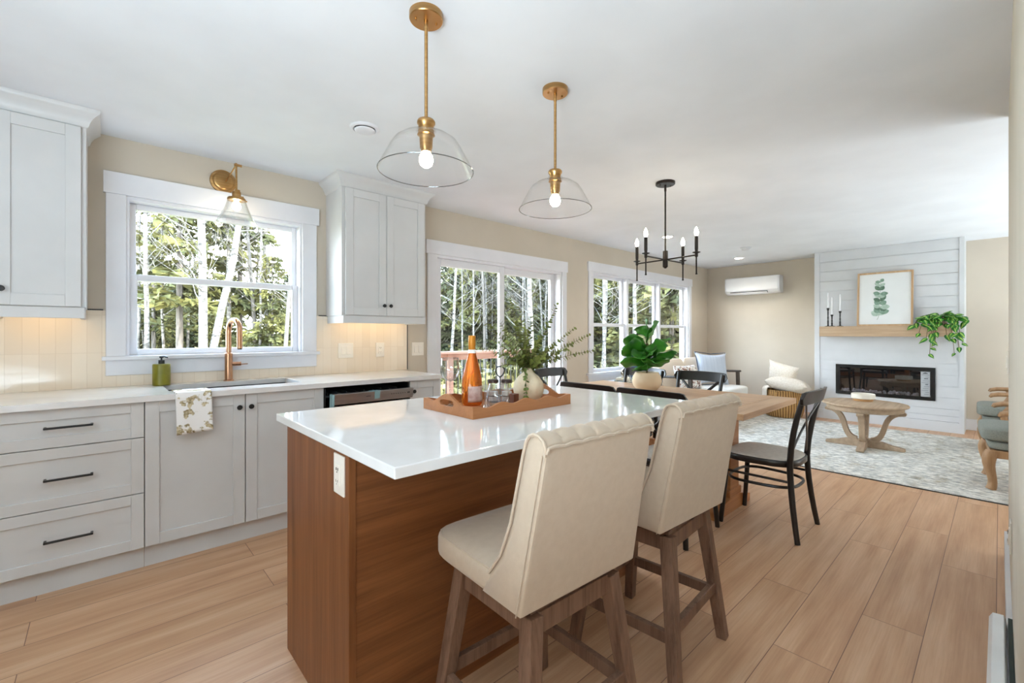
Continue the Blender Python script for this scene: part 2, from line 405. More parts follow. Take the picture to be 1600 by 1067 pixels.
# kitchen window
w1 = bpy.data.objects.new('window_1', None); COL.objects.link(w1); w1['kind'] = 'structure'
mb = MB(); casing(mb, 0.013, 1.243, 0.106, 1.138, 1.10, 2.09, 2.222, 0.002, 1.262)
mb.box(-0.005, WY - 0.04, 1.076, 1.262, WY, 1.10); mb.box(0.012, WY - 0.02, 0.983, 1.243, WY, 1.076)
mb.build('casing', WHITE, w1, flat=True, bevel=0.002)
mb = MB(); mb.box(0.106, WY, 1.09, 0.122, WY + 0.15, 2.09); mb.box(1.122, WY, 1.09, 1.138, WY + 0.15, 2.09)
mb.box(0.122, WY, 2.07, 1.122, WY + 0.15, 2.09); mb.box(0.122, WY, 1.09, 1.122, WY + 0.15, 1.10)
mb.build('jamb', WHITE, w1, flat=True)
sash(0.122, 1.122, 1.575, 2.07, WY + 0.085, 0.036, w1); sash(0.122, 1.122, 1.10, 1.615, WY + 0.045, 0.04, w1)
# living room window: three double hung units
w2 = bpy.data.objects.new('window_2', None); COL.objects.link(w2); w2['kind'] = 'structure'
mb = MB(); casing(mb, 4.70, 7.585, 4.80, 7.50, 0.72, 2.065, 2.19, 4.685, 7.605)
mb.box(4.67, WY - 0.04, 0.69, 7.615, WY, 0.72); mb.box(4.70, WY - 0.02, 0.60, 7.585, WY, 0.69)
mb.build('casing', WHITE, w2, flat=True, bevel=0.002)
mb = MB(); mb.box(4.80, WY, 0.70, 4.82, WY + 0.15, 2.065); mb.box(7.48, WY, 0.70, 7.50, WY + 0.15, 2.065)
mb.box(4.82, WY, 2.045, 7.48, WY + 0.15, 2.065); mb.box(4.82, WY, 0.70, 7.48, WY + 0.15, 0.72)
for xm in (5.655, 6.575): mb.box(xm - 0.025, WY + 0.02, 0.72, xm + 0.025, WY + 0.14, 2.045)
mb.build('jamb', WHITE, w2, flat=True)
for a, b in ((4.82, 5.63), (5.68, 6.55), (6.60, 7.48)):
    sash(a, b, 1.345, 2.045, WY + 0.085, 0.042, w2); sash(a, b, 0.72, 1.385, WY + 0.045, 0.045, w2)
# patio door
d1 = bpy.data.objects.new('door_1', None); COL.objects.link(d1); d1['kind'] = 'structure'
mb = MB(); casing(mb, 2.257, 4.255, 2.351, 4.175, 0, 2.0, 2.13, 2.238, 4.27); mb.build('casing', WHITE, d1, flat=True, bevel=0.002)
mb = MB(); mb.box(2.351, WY, 0, 2.375, WY + 0.15, 2.0); mb.box(4.15, WY, 0, 4.175, WY + 0.15, 2.0); mb.box(2.375, WY, 1.975, 4.15, WY + 0.15, 2.0); mb.box(2.375, WY, 0, 4.15, WY + 0.15, 0.03)
mb.build('jamb', WHITE, d1, flat=True)
sash(2.375, 3.275, 0.03, 1.975, WY + 0.045, 0.07, d1, 0.04, 'door_panel'); sash(3.25, 4.15, 0.03, 1.975, WY + 0.095, 0.07, d1, 0.04, 'door_panel')
# tiled backsplash with black edge trim
mb = MB(); t0 = WY - 0.008
mb.box(-0.425, t0, 0.914, 0.012, WY, 1.378); mb.box(1.244, t0, 0.914, 2.043, WY, 1.378); mb.box(0.012, t0, 0.914, 1.244, WY, 0.983)
struct('wall_tiles', mb, TILEM)
mb = MB(); mb.box(2.043, t0 - 0.002, 0.914, 2.050, WY, 1.378); mb.box(1.262, t0 - 0.002, 1.378, 2.050, WY, 1.385); mb.box(-0.425, t0 - 0.002, 1.378, 0.002, WY, 1.385)
struct('trim_1', mb, BLACKM)
# shiplap chimney breast
mb = MB(); z = 0.0; lines = [0.205] + [2.147 - 0.1427 * k for k in range(13, -1, -1)] + [2.29]
FB = (0.565, 1.59, 0.39, 0.795)                                                   # firebox hole
y0, y1 = 0.293, 1.866
mb.box(XP + 0.006, y0 + 0.01, 0, XF, FB[0], CZ); mb.box(XP + 0.006, FB[1], 0, XF, y1 - 0.01, CZ)
mb.box(XP + 0.006, FB[0], 0, XF, FB[1], FB[2]); mb.box(XP + 0.006, FB[0], FB[3], XF, FB[1], CZ); mb.box(XP + 0.2, FB[0], FB[2], XF, FB[1], FB[3])
struct('wall_fireplace', mb, M('shiplap_paint', '#cdced0', rough=0.45, scale=3))
mb = MB(); zs = sorted([0.13] + lines + [CZ])
for a, b in zip(zs, zs[1:]):
    for (ya, yb) in ([(y0 + 0.045, y1 - 0.045)] if (b < FB[2] or a > FB[3]) else [(y0 + 0.045, FB[0]), (FB[1], y1 - 0.045)]):
        za, zb = a + 0.0033, b - 0.0033
        mb.box(XP - 0.004, ya, za, XP + 0.01, yb, zb)
        if not (b < FB[2] or a > FB[3]):
            if a < FB[2]: mb.box(XP - 0.004, FB[0], za, XP + 0.01, FB[1], min(zb, FB[2])) if ya < FB[0] else None
            if b > FB[3]: mb.box(XP - 0.004, FB[0], max(za, FB[3]), XP + 0.01, FB[1], zb) if ya < FB[0] else None
struct('wall_fireplace_shiplap', mb, MATS['shiplap_paint'])
mb = MB(); mb.box(XP - 0.014, y0, 0, XP + 0.02, y0 + 0.045, CZ); mb.box(XP - 0.014, y1 - 0.065, 0, XP + 0.02, y1, CZ); mb.box(XP - 0.014, y0 + 0.045, 0, XP + 0.02, y1 - 0.065, 0.13)
mb.box(XP + 0.02, y0, 0, XF, y0 + 0.01, CZ); mb.box(XP + 0.02, y1 - 0.01, 0, XF, y1, CZ)
struct('trim_2', mb, MATS['shiplap_paint'])

# ------------------------------------------------------------------ kitchen cabinets
YD = 3.02                                                                       # face of doors and drawers
def shaker(x0, x1, z0, z1, name, parent, y=YD, rail=0.06, th=0.02, mat=None):
    m = MB(); mat = mat or CABW; a, b = y, y + th
    m.box(x0, a, z0, x0 + rail, b, z1); m.box(x1 - rail, a, z0, x1, b, z1)
    m.box(x0 + rail, a, z0, x1 - rail, b, z0 + rail); m.box(x0 + rail, a, z1 - rail, x1 - rail, b, z1)
    m.box(x0 + rail - 0.002, a + 0.009, z0 + rail - 0.002, x1 - rail + 0.002, b, z1 - rail + 0.002)
    return m.build(name, mat, parent, flat=True, bevel=0.0015, segs=1, world=True)
def knob(x, y, z, parent):
    MB().lathe([(0, 0), (0.006, 0), (0.005, -0.012), (0.013, -0.018), (0.0145, -0.024), (0.012, -0.029), (0, -0.030)], (x, y, z), 20, 'Y').build('knob', BLACKM, parent, world=True)
def pull(xc, y, z, w, parent):
    m = MB(); m.box(xc - w/2, y - 0.032, z - 0.005, xc + w/2, y - 0.022, z + 0.005)
    for s_ in (-1, 1): m.box(xc + s_ * (w/2 - 0.005) - 0.005, y - 0.026, z - 0.005, xc + s_ * (w/2 - 0.005) + 0.005, y, z + 0.005)
    m.build('handle', BLACKM, parent, flat=True, bevel=0.002, world=True)
def carcass(x0, x1, parent, ztop=0.884, open_front=False):
    m = MB(); yb = WY - 0.012
    m.box(x0, YD + 0.022, 0.115, x0 + 0.018, yb, ztop); m.box(x1 - 0.018, YD + 0.022, 0.115, x1, yb, ztop)
    m.box(x0 + 0.018, YD + 0.022, 0.115, x1 - 0.018, yb, 0.133); m.box(x0 + 0.018, yb - 0.012, 0.133, x1 - 0.018, yb, ztop)
    if not open_front: m.box(x0 + 0.018, YD + 0.022, 0.133, x1 - 0.018, YD + 0.03, ztop)
    m.box(x0, 3.07, 0.0, x1, 3.088, 0.115)
    return m.build('body', CABW, parent, flat=True, world=True)
def drawers(x0, x1, label):
    t = thing('drawer_cabinet', label, 'cabinet', ((x0 + x1) / 2, 3.33, 0)); carcass(x0, x1, t)
    for a, b in ((0.698, 0.880), (0.408, 0.694), (0.120, 0.404)):
        d = shaker(x0 + 0.002, x1 - 0.002, a, b, 'drawer', t, rail=0.052)
        pull((x0 + x1) / 2, YD, (a + b) / 2 + (0.005 if b > 0.8 else 0.0), 0.17, d)
drawers(-0.40, 0.161, 'white base cabinet of three drawers with black bar handles')
t = thing('sink_cabinet', 'white two door base cabinet beneath the sink with hanging towel', 'cabinet', (0.62, 3.33, 0)); carcass(0.163, 1.078, t)
d = shaker(0.163, 0.621, 0.120, 0.880, 'door', t); knob(0.590, YD, 0.806, d)
d = shaker(0.626, 1.077, 0.120, 0.880, 'door', t); knob(0.651, YD, 0.806, d)
t = thing('narrow_cabinet', 'narrow white one door base cabinet between dishwasher and patio door', 'cabinet', (1.85, 3.33, 0)); carcass(1.716, 1.985, t)
d = shaker(1.718, 1.984, 0.120, 0.880, 'door', t); knob(1.745, YD, 0.80, d)
# dishwasher, its door tipped slightly open
t = thing('dishwasher', 'stainless dishwasher standing slightly open under the counter', 'dishwasher', (1.40, 3.33, 0))
m = MB(); m.box(1.084, 3.03, 0.10, 1.094, 3.6, 0.872); m.box(1.703, 3.03, 0.10, 1.713, 3.6, 0.872); m.box(1.094, 3.59, 0.10, 1.703, 3.6, 0.872); m.box(1.094, 3.03, 0.10, 1.703, 3.6, 0.12); m.box(1.1, 3.06, 0.0, 1.7, 3.08, 0.10)
m.build('tub', M('dishwasher_tub', '#1c1b1b', rough=0.4), t, flat=True, world=True)
m = MB(); m.box(1.108, 3.10, 0.80, 1.69, 3.55, 0.812)
for k in range(9): m.box(1.13 + k * 0.065, 3.10, 0.812, 1.134 + k * 0.065, 3.55, 0.835)
m.build('rack', M('rack_grey', '#5c5f63', rough=0.4), t, flat=True, world=True)
dd = MB().hull([(1.112, 2.945, 0.768), (1.700, 2.945, 0.768), (1.700, 2.99, 0.768), (1.112, 2.99, 0.768)], [(1.112, 2.935, 0.838), (1.700, 2.935, 0.838), (1.700, 2.98, 0.838), (1.112, 2.98, 0.838)]).build('control_panel', STEEL, t, flat=True, bevel=0.003, world=True)
m = MB(); m.hull([(1.112, 2.99, 0.12), (1.700, 2.99, 0.12), (1.700, 3.03, 0.12), (1.112, 3.03, 0.12)], [(1.112, 2.965, 0.755), (1.700, 2.965, 0.755), (1.700, 3.005, 0.755), (1.112, 3.005, 0.755)])
m.build('door', STEEL, t, flat=True, world=True)
for q in [(1.52 + k * 0.018, 2.9355, 0.806, 1.526 + k * 0.018, 2.9435, 0.811) for k in range(7)] + [(1.650, 2.9345, 0.804, 1.668, 2.9435, 0.814)]: MB().box(*q).build('button', M('button_grey', '#4d4c4d', rough=0.4), dd, flat=True, world=True)
MB().box(1.335, 2.936, 0.806, 1.365, 2.9435, 0.809).build('maker_mark', MATS['button_grey'], dd, flat=True, world=True)
m = MB(); m.hull([(1.395, 2.944, 0.785), (1.435, 2.944, 0.785), (1.435, 2.942, 0.785), (1.395, 2.942, 0.785)], [(1.395, 2.935, 0.841), (1.435, 2.935, 0.841), (1.435, 2.933, 0.841), (1.395, 2.933, 0.841)]); m.box(1.37, 2.935, 0.8385, 1.435, 2.985, 0.840)
m.build('tape', M('blue_film', '#8fb3ba', rough=0.3), dd, flat=True, world=True)
m = MB(); m.hull([(1.104, 2.944, 0.60), (1.116, 2.944, 0.60), (1.116, 3.0, 0.60), (1.104, 3.0, 0.60)], [(1.104, 2.934, 0.838), (1.116, 2.934, 0.838), (1.116, 2.985, 0.838), (1.104, 2.985, 0.838)])
m.build('edge_film', MATS['blue_film'], dd, flat=True, world=True)
# countertop with sink cut out
m = MB(); yf, yb = 2.99, WY - 0.010
sx0, sx1, sy0, sy1 = 0.275, 0.985, 3.17, 3.54
m.box(-0.425, yf, 0.884, sx0, yb, 0.914); m.box(sx1, yf, 0.884, 1.995, yb, 0.914); m.box(sx0, yf, 0.884, sx1, sy0, 0.914); m.box(sx0, sy1, 0.884, sx1, yb, 0.914)
tag(m.build('countertop', QUARTZ, None, flat=True), 'long white quartz countertop along the window wall with sink cutout', 'countertop')
m = MB(); e = 0.006
m.box(sx0 - e, sy0 - e, 0.69, sx1 + e, sy0 - 0.001, 0.883); m.box(sx0 - e, sy1 + 0.001, 0.69, sx1 + e, sy1 + e, 0.883)
m.box(sx0 - e, sy0, 0.69, sx0 - 0.001, sy1, 0.883); m.box(sx1 + 0.001, sy0, 0.69, sx1 + e, sy1, 0.883); m.box(sx0 - e, sy0 - e, 0.684, sx1 + e, sy1 + e, 0.69)
m.cyl((0.63, 3.36, 0.69), 0.045, 0.003)
tag(m.build('kitchen_sink', M('black_composite', '#1b1a1b', rough=0.45), None, flat=True), 'black undermount sink set in the white countertop below the window', 'sink')
# faucet
t = thing('kitchen_faucet', 'copper gooseneck faucet with side lever behind the sink', 'faucet', (0.640, 3.590, 0.914))
MB().lathe([(0, 0), (0.031, 0), (0.031, 0.006), (0.024, 0.010), (0.0235, 0.19), (0.020, 0.193), (0, 0.193)], n=28).build('base', COPPER, t)
R_ = 0.073; pts = [(0, 0, 0.19), (0, 0, 0.34)]
ax = Vector((0.26, -0.966, 0))
for k in range(1, 15):
    a = PI * k / 14; pts.append(Vector((0, 0, 0.345)) + ax * (R_ * (1 - math.cos(a))) + Vector((0, 0, 1)) * R_ * math.sin(a))
end = Vector(pts[-1]); pts += [end + Vector((0, 0, -0.06)), end + Vector((0, 0, -0.12))]
MB().tube(pts, [0.0165] * (len(pts) - 2) + [0.0165, 0.0165], 18).build('spout', COPPER, t)
MB().cyl(end + Vector((0, 0, -0.127)), 0.0135, 0.012).build('nozzle', BLACKM, t)
m = MB(); m.cyl((0.018, 0, 0.115), 0.014, 0.055, axis='X'); m.build('lever_hub', COPPER, t)
MB().bar((0.065, 0, 0.110), (0.115, -0.006, 0.112), 0.008, 0.006).build('lever', COPPER, t, flat=True, bevel=0.002)
# soap bottle
t = thing('soap_bottle', 'olive green soap pump bottle on the counter by the window', 'soap dispenser', (0.272, 3.555, 0.914))
MB().lathe([(0, 0), (0.043, 0), (0.046, 0.003), (0.046, 0.128), (0.043, 0.134), (0.014, 0.136), (0, 0.136)], n=32).build('bottle', M('olive_glass', '#6e6a10', '#868022', rough=0.3, scale=8), t)
m = MB(); m.cyl((0, 0, 0.136), 0.016, 0.022, 20); m.cyl((0, 0, 0.158), 0.005, 0.018, 12); m.cyl((0, 0, 0.172), 0.011, 0.010, 16)
m.tube([(0, 0, 0.179), (0.012, -0.010, 0.180), (0.028, -0.024, 0.174)], 0.004, 8); m.build('pump', BLACKM, t)
# towel over the sink front
def tow(u, v):
    L = [(3.16, 0.905), (3.163, 0.9175), (3.10, 0.9178), (3.0, 0.918), (2.986, 0.917), (2.979, 0.905), (2.974, 0.80), (2.968, 0.695)]
    d = v * (len(L) - 1); i = min(int(d), len(L) - 2); f = d - i
    y = L[i][0] + (L[i+1][0] - L[i][0]) * f; z = L[i][1] + (L[i+1][1] - L[i][1]) * f
    k = max(0, (0.90 - z)) * 0.05
    return Vector((0.287 + 0.162 * u + 0.022 * max(0, 0.9 - z) * 4 * (0.25 + 0.0 * u) , y - k * (0.5 + 0.5 * math.sin(u * 9)), z + (0.008 * u if z < 0.75 else 0)))
m = MB(); m.grid(tow, 24, 42)
tag(m.build('dish_towel', TOWELM, None, solid=0.006, loc=(0.37, 2.98, 0.9)), 'white dish towel with beige floral print draped over the sink edge', 'towel')

# upper cabinets
def crown(x0, x1, y, parent, left=True, right=True):
    pf = [(0.0, 2.345), (-0.010, 2.352), (-0.016, 2.372), (-0.030, 2.398), (-0.050, 2.416), (-0.058, 2.425), (-0.058, 2.4395), (0.004, 2.4395), (0.004, 2.345)]
    L = (lambda o: x0 + o) if left else (lambda o: x0); Rr = (lambda o: x1 - o) if right else (lambda o: x1)
    m = MB(); m.hull([(L(o), y + o, z) for o, z in pf], [(Rr(o), y + o, z) for o, z in pf])
    yb = WY - 0.002
    if left: m.hull([(x0 + o, y + o, z) for o, z in pf], [(x0 + o, yb, z) for o, z in pf])
    if right: m.hull([(x1 - o, y + o, z) for o, z in pf], [(x1 - o, yb, z) for o, z in pf])
    m.build('crown_molding', CABW, parent, angle=50, world=True)
def upper(x0, x1, doors, label, rot_light, left=True, right=True):
    t = thing('wall_cabinet', label, 'cabinet', ((x0 + x1) / 2, 3.49, 1.32)); y = 3.335
    MB().box(x0, y + 0.002, 1.378, x1, WY - 0.002, 2.3995).build('body', CABW, t, flat=True, world=True)
    crown(x0, x1, y - 0.001, t, left, right)
    m = MB(); m.box(x0 + 0.006, y - 0.012, 1.320, x1 - 0.006, y + 0.008, 1.377); m.box(x0 + 0.006, y + 0.008, 1.320, x0 + 0.026, WY - 0.011, 1.377); m.box(x1 - 0.026, y + 0.008, 1.320, x1 - 0.006, WY - 0.011, 1.377)
    m.build('light_rail', CABW, t, flat=True, bevel=0.002, world=True)
    for a, b, kx in doors:
        d = shaker(a, b, 1.381, 2.342, 'door', t, y - 0.020, 0.06); knob(kx, y - 0.020, 1.46, d)
    MB().box(x0 + 0.06, 3.50, 1.366, x1 - 0.06, 3.525, 1.377).build('led_strip', LEDW, t, flat=True, world=True)
    return t
upper(1.322, 2.045, ((1.345, 1.674, 1.648), (1.678, 2.020, 1.704)), 'white two door wall cabinet between the kitchen window and patio door', 0)
upper(-0.425, -0.067, ((-0.398, -0.086, -0.368),), 'white wall cabinet on the other side of the kitchen window', 0, left=False)

# wall plates
def plate(name, label, cat, cx, cz, gang, y=WY, kind='rocker', face='Y', h=0.122):
    t = thing(name, label, cat, (cx, y, cz)); w = 0.078 if gang == 1 else 0.124
    ivory = M('ivory_plastic', '#ece5da', rough=0.35)
    m = MB(); m.box(-w/2, -0.006, -h/2, w/2, -0.0002, h/2); m.build('plate', ivory, t, flat=True, bevel=0.002)
    for k in range(gang):
        x = (k - (gang - 1) / 2) * 0.046
        m = MB(); m.hull([(x - 0.0165, -0.006, -0.033), (x + 0.0165, -0.006, -0.033), (x + 0.0165, -0.006, 0.033), (x - 0.0165, -0.006, 0.033)],
                         [(x - 0.0155, -0.012, -0.032), (x + 0.0155, -0.012, -0.032), (x + 0.0155, -0.0085, 0.032), (x - 0.0155, -0.0085, 0.032)])
        if kind == 'rocker': m.build('rocker', ivory, t, flat=True, bevel=0.001)
        else:
            r = m.build('receptacle', ivory, t, flat=True, bevel=0.001); sg = M('slot_grey', '#9a9186', rough=0.6)
            for zz in (-0.018, 0.018):
                for xx in (-0.006, 0.006): MB().box(x + xx - 0.001, -0.0125, zz - 0.004, x + xx + 0.001, -0.008, zz + 0.004).build('slot', sg, r, flat=True)
                MB().cyl((x, -0.0125, zz - 0.009), 0.002, 0.004, 8, 'Y').build('slot', sg, r, flat=True)
    return t
plate('light_switch', 'double rocker switch on the tiles beside the kitchen window', 'light switch', 1.478, 1.10, 2, WY - 0.008)
plate('wall_outlet', 'outlet on the tiles above the dishwasher', 'outlet', 1.780, 1.10, 1, WY - 0.008, 'outlet')
plate('light_switch', 'double rocker switch on beige wall next to the patio door', 'light switch', 2.157, 1.098, 2)
def turn(o, rz): o.rotation_euler = (0, 0, rz); return o
turn(plate('light_switch', 'switch high up near the end of the partition wall', 'light switch', 3.49, 1.09, 1, YR), PI)
turn(plate('wall_outlet', 'low outlet on the partition wall above its baseboard', 'outlet', 2.70, 0.42, 1, YR, 'outlet'), PI)
o = plate('wall_outlet', 'white outlet on the wooden end panel of the island', 'outlet', 0.5355, 0.807, 1, 1.361, 'outlet'); turn(o, -PI / 2)

# ------------------------------------------------------------------ island
t = thing('kitchen_island', 'oak clad kitchen island base below the white worktop', 'island', (1.30, 1.60, 0))
ix0, ix1, iy0, iy1 = 0.535, 2.065, 1.296, 1.892
MB().box(ix0 + 0.022, iy0 + 0.018, 0.09, ix1 - 0.022, iy1 - 0.022, 0.8835).build('body', OAKB, t, flat=True, world=True)
MB().box(ix0 + 0.022, iy0 + 0.003, 0, ix1 - 0.022, iy0 + 0.018, 0.8835).build('back_panel', OAKB, t, flat=True, world=True)
for a in (ix0, ix1 - 0.022): MB().box(a, iy0, 0, a + 0.022, iy1, 0.8835).build('end_panel', OAKI, t, flat=True, bevel=0.001, world=True)
MB().box(ix0 + 0.022, iy1 - 0.09, 0, ix1 - 0.022, iy1 - 0.08, 0.089).build('toe_kick', OAKB, t, flat=True, world=True)
for k in range(3):
    a = ix0 + 0.025 + k * 0.4935; d = MB().box(a, iy1 - 0.0215, 0.10, a + 0.49, iy1 - 0.002, 0.875).build('door', OAKI, t, flat=True, bevel=0.002, world=True)
    MB().box(a + 0.16, iy1 - 0.002, 0.80, a + 0.33, iy1 + 0.022, 0.81).build('handle', BLACKM, d, flat=True, world=True)
m = MB(); m.box(0.517, 0.982, 0.884, 2.090, 1.975, 0.914)
tag(m.build('island_worktop', QUARTZG, None, flat=True, bevel=0.003), 'polished white quartz worktop of the kitchen island', 'worktop')

# ------------------------------------------------------------------ counter stools
def make_stool(loc, base_rot, seat_rot, label, group):
    t = thing('bar_stool', label, 'bar stool', loc, 0, group)
    zt = 0.52
    def lp(sx, sy, z):
        k = 1 - z / zt; return Vector((sx * (0.158 + 0.067 * k), sy * (0.150 + 0.058 * k), z))
    for sx in (-1, 1):
        for sy in (-1, 1):
            l = MB().bar(lp(sx, sy, 0), lp(sx, sy, zt), 0.038, 0.038, (0, 1, 0), 0.046, 0.046).build('leg', STOOLW, t, flat=True, bevel=0.003)
            l.rotation_euler.z = base_rot
    m = MB()
    for s_ in (-1, 1):
        m.box(-0.14, s_ * 0.150 - 0.012, 0.468, 0.14, s_ * 0.150 + 0.012, 0.524); m.box(s_ * 0.158 - 0.012, -0.135, 0.468, s_ * 0.158 + 0.012, 0.135, 0.524)
    m.build('apron', STOOLW, t, flat=True, bevel=0.002).rotation_euler.z = base_rot
    for a, b, z in (((-1, -1), (1, -1), 0.215), ((-1, 1), (1, 1), 0.215), ((-1, -1), (-1, 1), 0.19), ((1, -1), (1, 1), 0.19)):
        pa, pb = lp(*a, z), lp(*b, z); MB().bar(pa, pb, 0.022, 0.040).build('footrest', STOOLW, t, flat=True, bevel=0.003).rotation_euler.z = base_rot
    m = MB(); m.box(-0.165, -0.155, 0.524, 0.165, 0.155, 0.536); m.cyl((0, 0, 0.536), 0.085, 0.020)
    m.build('swivel_plate', STOOLW, t, flat=True).rotation_euler.z = base_rot
    # seat: softly crowned cushion
    def seat(u, v):                                                              # u around the rim, v from bottom centre to top centre
        a = 2 * PI * u; c, s_ = math.cos(a), math.sin(a); p = 7
        r = (abs(c) ** p + abs(s_) ** p) ** (-1 / p)
        prof = [(0, 0.556), (0.93, 0.556), (0.985, 0.562), (1.0, 0.575), (1.0, 0.604), (0.985, 0.618), (0.955, 0.625), (0.7, 0.632), (0.4, 0.636), (0, 0.638)]
        d = v * (len(prof) - 1); i = min(int(d), len(prof) - 2); f = d - i
        k = prof[i][0] + (prof[i+1][0] - prof[i][0]) * f; z = prof[i][1] + (prof[i+1][1] - prof[i][1]) * f
        return Vector((0.228 * r * c * k, 0.037 + 0.208 * r * s_ * k, z))
    m = MB(); m.grid(seat, 56, 9, closed_u=True); so = m.build('seat', FABRIC, t, weld=0.0005, angle=60); so.rotation_euler.z = seat_rot
    pr = [seat(i / 56, 5.7 / 9) * 1.0 for i in range(56)]
    MB().tube(pr, 0.0036, 6, closed=True).build('piping', FABRIC, so)
    # back with channel tufting
    prof = [(-0.045, 0.557, 0), (-0.19, 0.557, 0), (-0.205, 0.64, 0), (-0.225, 0.75, 0), (-0.248, 0.87, 0), (-0.262, 0.955, 0), (-0.264, 0.973, .2), (-0.257, 0.988, .6), (-0.242, 0.998, 1),
            (-0.224, 1.0, 1), (-0.208, 0.993, 1), (-0.197, 0.977, 1), (-0.188, 0.945, 1), (-0.172, 0.87, 1), (-0.15, 0.77, 1), (-0.115, 0.68, 1), (-0.07, 0.62, .6), (-0.045, 0.585, 0)]
    NU = 70
    def hw(z): return 0.232 - 0.020 * (z - 0.557) / 0.44
    def back(i, j):
        x = -1 + 2 * i / NU; y, z, s_ = prof[j % len(prof)]
        a, b = prof[(j - 1) % len(prof)], prof[(j + 1) % len(prof)]
        n = Vector((0, b[1] - a[1], -(b[0] - a[0]))).normalized() * -1
        if n.y < 0 and j > 8: n = -n
        if j in (6, 7, 8, 9): n = Vector((0, 0, 1))
        edge = min(1, (1 - abs(x)) / 0.035); rnd = 0.012 * (1 - math.sqrt(max(0, 1 - (1 - edge) ** 2)))
        off = s_ * (0.0085 * abs(math.sin(PI * (x + 1) / 2 * 7)) ** 0.55 - 0.003) - (rnd if j >= 6 else rnd * 0.6)
        p = Vector((x * hw(z), y, z)) + n * off
        if j in (1, 2, 3, 4, 5): p.y += 0.006 * (1 - edge)
        return p
    m = MB(); V = [[m.bm.verts.new(back(i, j)) for j in range(len(prof))] for i in range(NU + 1)]
    for i in range(NU):
        for j in range(len(prof)):
            k = (j + 1) % len(prof); m.bm.faces.new((V[i][j], V[i+1][j], V[i+1][k], V[i][k]))
    m.bm.faces.new(V[0][::-1]); m.bm.faces.new(V[NU])
    bo = m.build('backrest', FABRIC, t, angle=50); bo.rotation_euler.z = seat_rot
    m = MB()
    m.tube([back(i, 6) + Vector((0, -0.003, 0.002 * abs(math.sin(PI * i / NU * 7)))) for i in range(NU + 1)], 0.0042, 6)
    for i in (0, NU):
        sx = -1 if i == 0 else 1
        P = [Vector((sx * (hw(z) + 0.001), y, z)) for y, z, _ in prof[5:17]]
        m.tube(P, 0.0042, 6)
    m.build('piping', FABRIC, bo)
    for sx in (-1, 1): MB().tube([Vector((sx * (hw(z) + 0.0006), y + 0.009, z)) for y, z, _ in prof[1:6]], 0.0018, 5).build('seam', FABRIC, bo)
    return t
make_stool((0.968, 0.950, 0), math.radians(-2), math.radians(-2.8), 'cream upholstered bar stool at the outlet end of the island', 'bar stools along the island')
make_stool((1.625, 0.955, 0), math.radians(4), math.radians(-2.8), 'cream upholstered bar stool at the dining table end of the island', 'bar stools along the island')

# ------------------------------------------------------------------ things on the island: tray and its contents
TX0, TX1, TY0, TY1, TZ = 1.022, 1.585, 1.332, 1.681, 0.9145
t = thing('serving_tray', 'wooden serving tray with scalloped rim on the island worktop', 'tray', ((TX0 + TX1) / 2, (TY0 + TY1) / 2, TZ))
MB().box(TX0 + 0.006, TY0 + 0.006, TZ, TX1 - 0.006, TY1 - 0.006, TZ + 0.009).build('tray_floor', TRAYW, t, flat=True, world=True)
def wavy_wall(P0, dirv, L, top, hole, nrm):
    m = MB(); N = 60; bm = m.bm
    out = [(0, 0), (L, 0)] + [(L * (1 - i / N), top(1 - i / N)) for i in range(N + 1)]
    P = lambda s_, z: Vector(P0) + Vector(dirv) * s_ + Vector((0, 0, z))
    loops = [out]
    if hole: loops.append([(L / 2 + hole[0] * math.copysign(abs(math.cos(a)) ** 0.5, math.cos(a)), hole[2] + hole[1] * math.copysign(abs(math.sin(a)) ** 0.8, math.sin(a))) for a in [2 * PI * i / 24 for i in range(24)]])
    es = []
    for lp in loops:
        vs = [bm.verts.new(P(*q)) for q in lp]
        es += [bm.edges.new((vs[i], vs[(i+1) % len(vs)])) for i in range(len(vs))]
    bmesh.ops.triangle_fill(bm, edges=es, use_beauty=True)
    r = bmesh.ops.extrude_face_region(bm, geom=bm.faces[:]); bmesh.ops.translate(bm, verts=[v for v in r['geom'] if isinstance(v, bmesh.types.BMVert)], vec=Vector(nrm) * 0.011)
    bmesh.ops.dissolve_limit(bm, angle_limit=0.01, verts=bm.verts, edges=bm.edges)
    return m.build('tray_side', TRAYW, t, world=True, angle=30)
hump = lambda s_: 0.046 + 0.034 * math.exp(-((s_ - 0.5) / 0.17) ** 2) - 0.006 * math.exp(-((abs(s_ - 0.5) - 0.3) / 0.07) ** 2)
wave = lambda s_: 0.046 - 0.013 * (0.5 - 0.5 * math.cos(2 * PI * 4 * s_)) * (1 if 0.02 < s_ < 0.98 else 0) + 0.008 * math.sin(PI * s_)
wavy_wall((TX0, TY0, TZ), (0, 1, 0), TY1 - TY0, hump, (0.048, 0.013, 0.043), (1, 0, 0))
wavy_wall((TX1 - 0.011, TY0, TZ), (0, 1, 0), TY1 - TY0, hump, (0.048, 0.013, 0.043), (1, 0, 0))
wavy_wall((TX0 + 0.011, TY0, TZ), (1, 0, 0), TX1 - TX0 - 0.022, wave, None, (0, 1, 0))
wavy_wall((TX0 + 0.011, TY1 - 0.011, TZ), (1, 0, 0), TX1 - TX0 - 0.022, wave, None, (0, 1, 0))
ZT = TZ + 0.0092
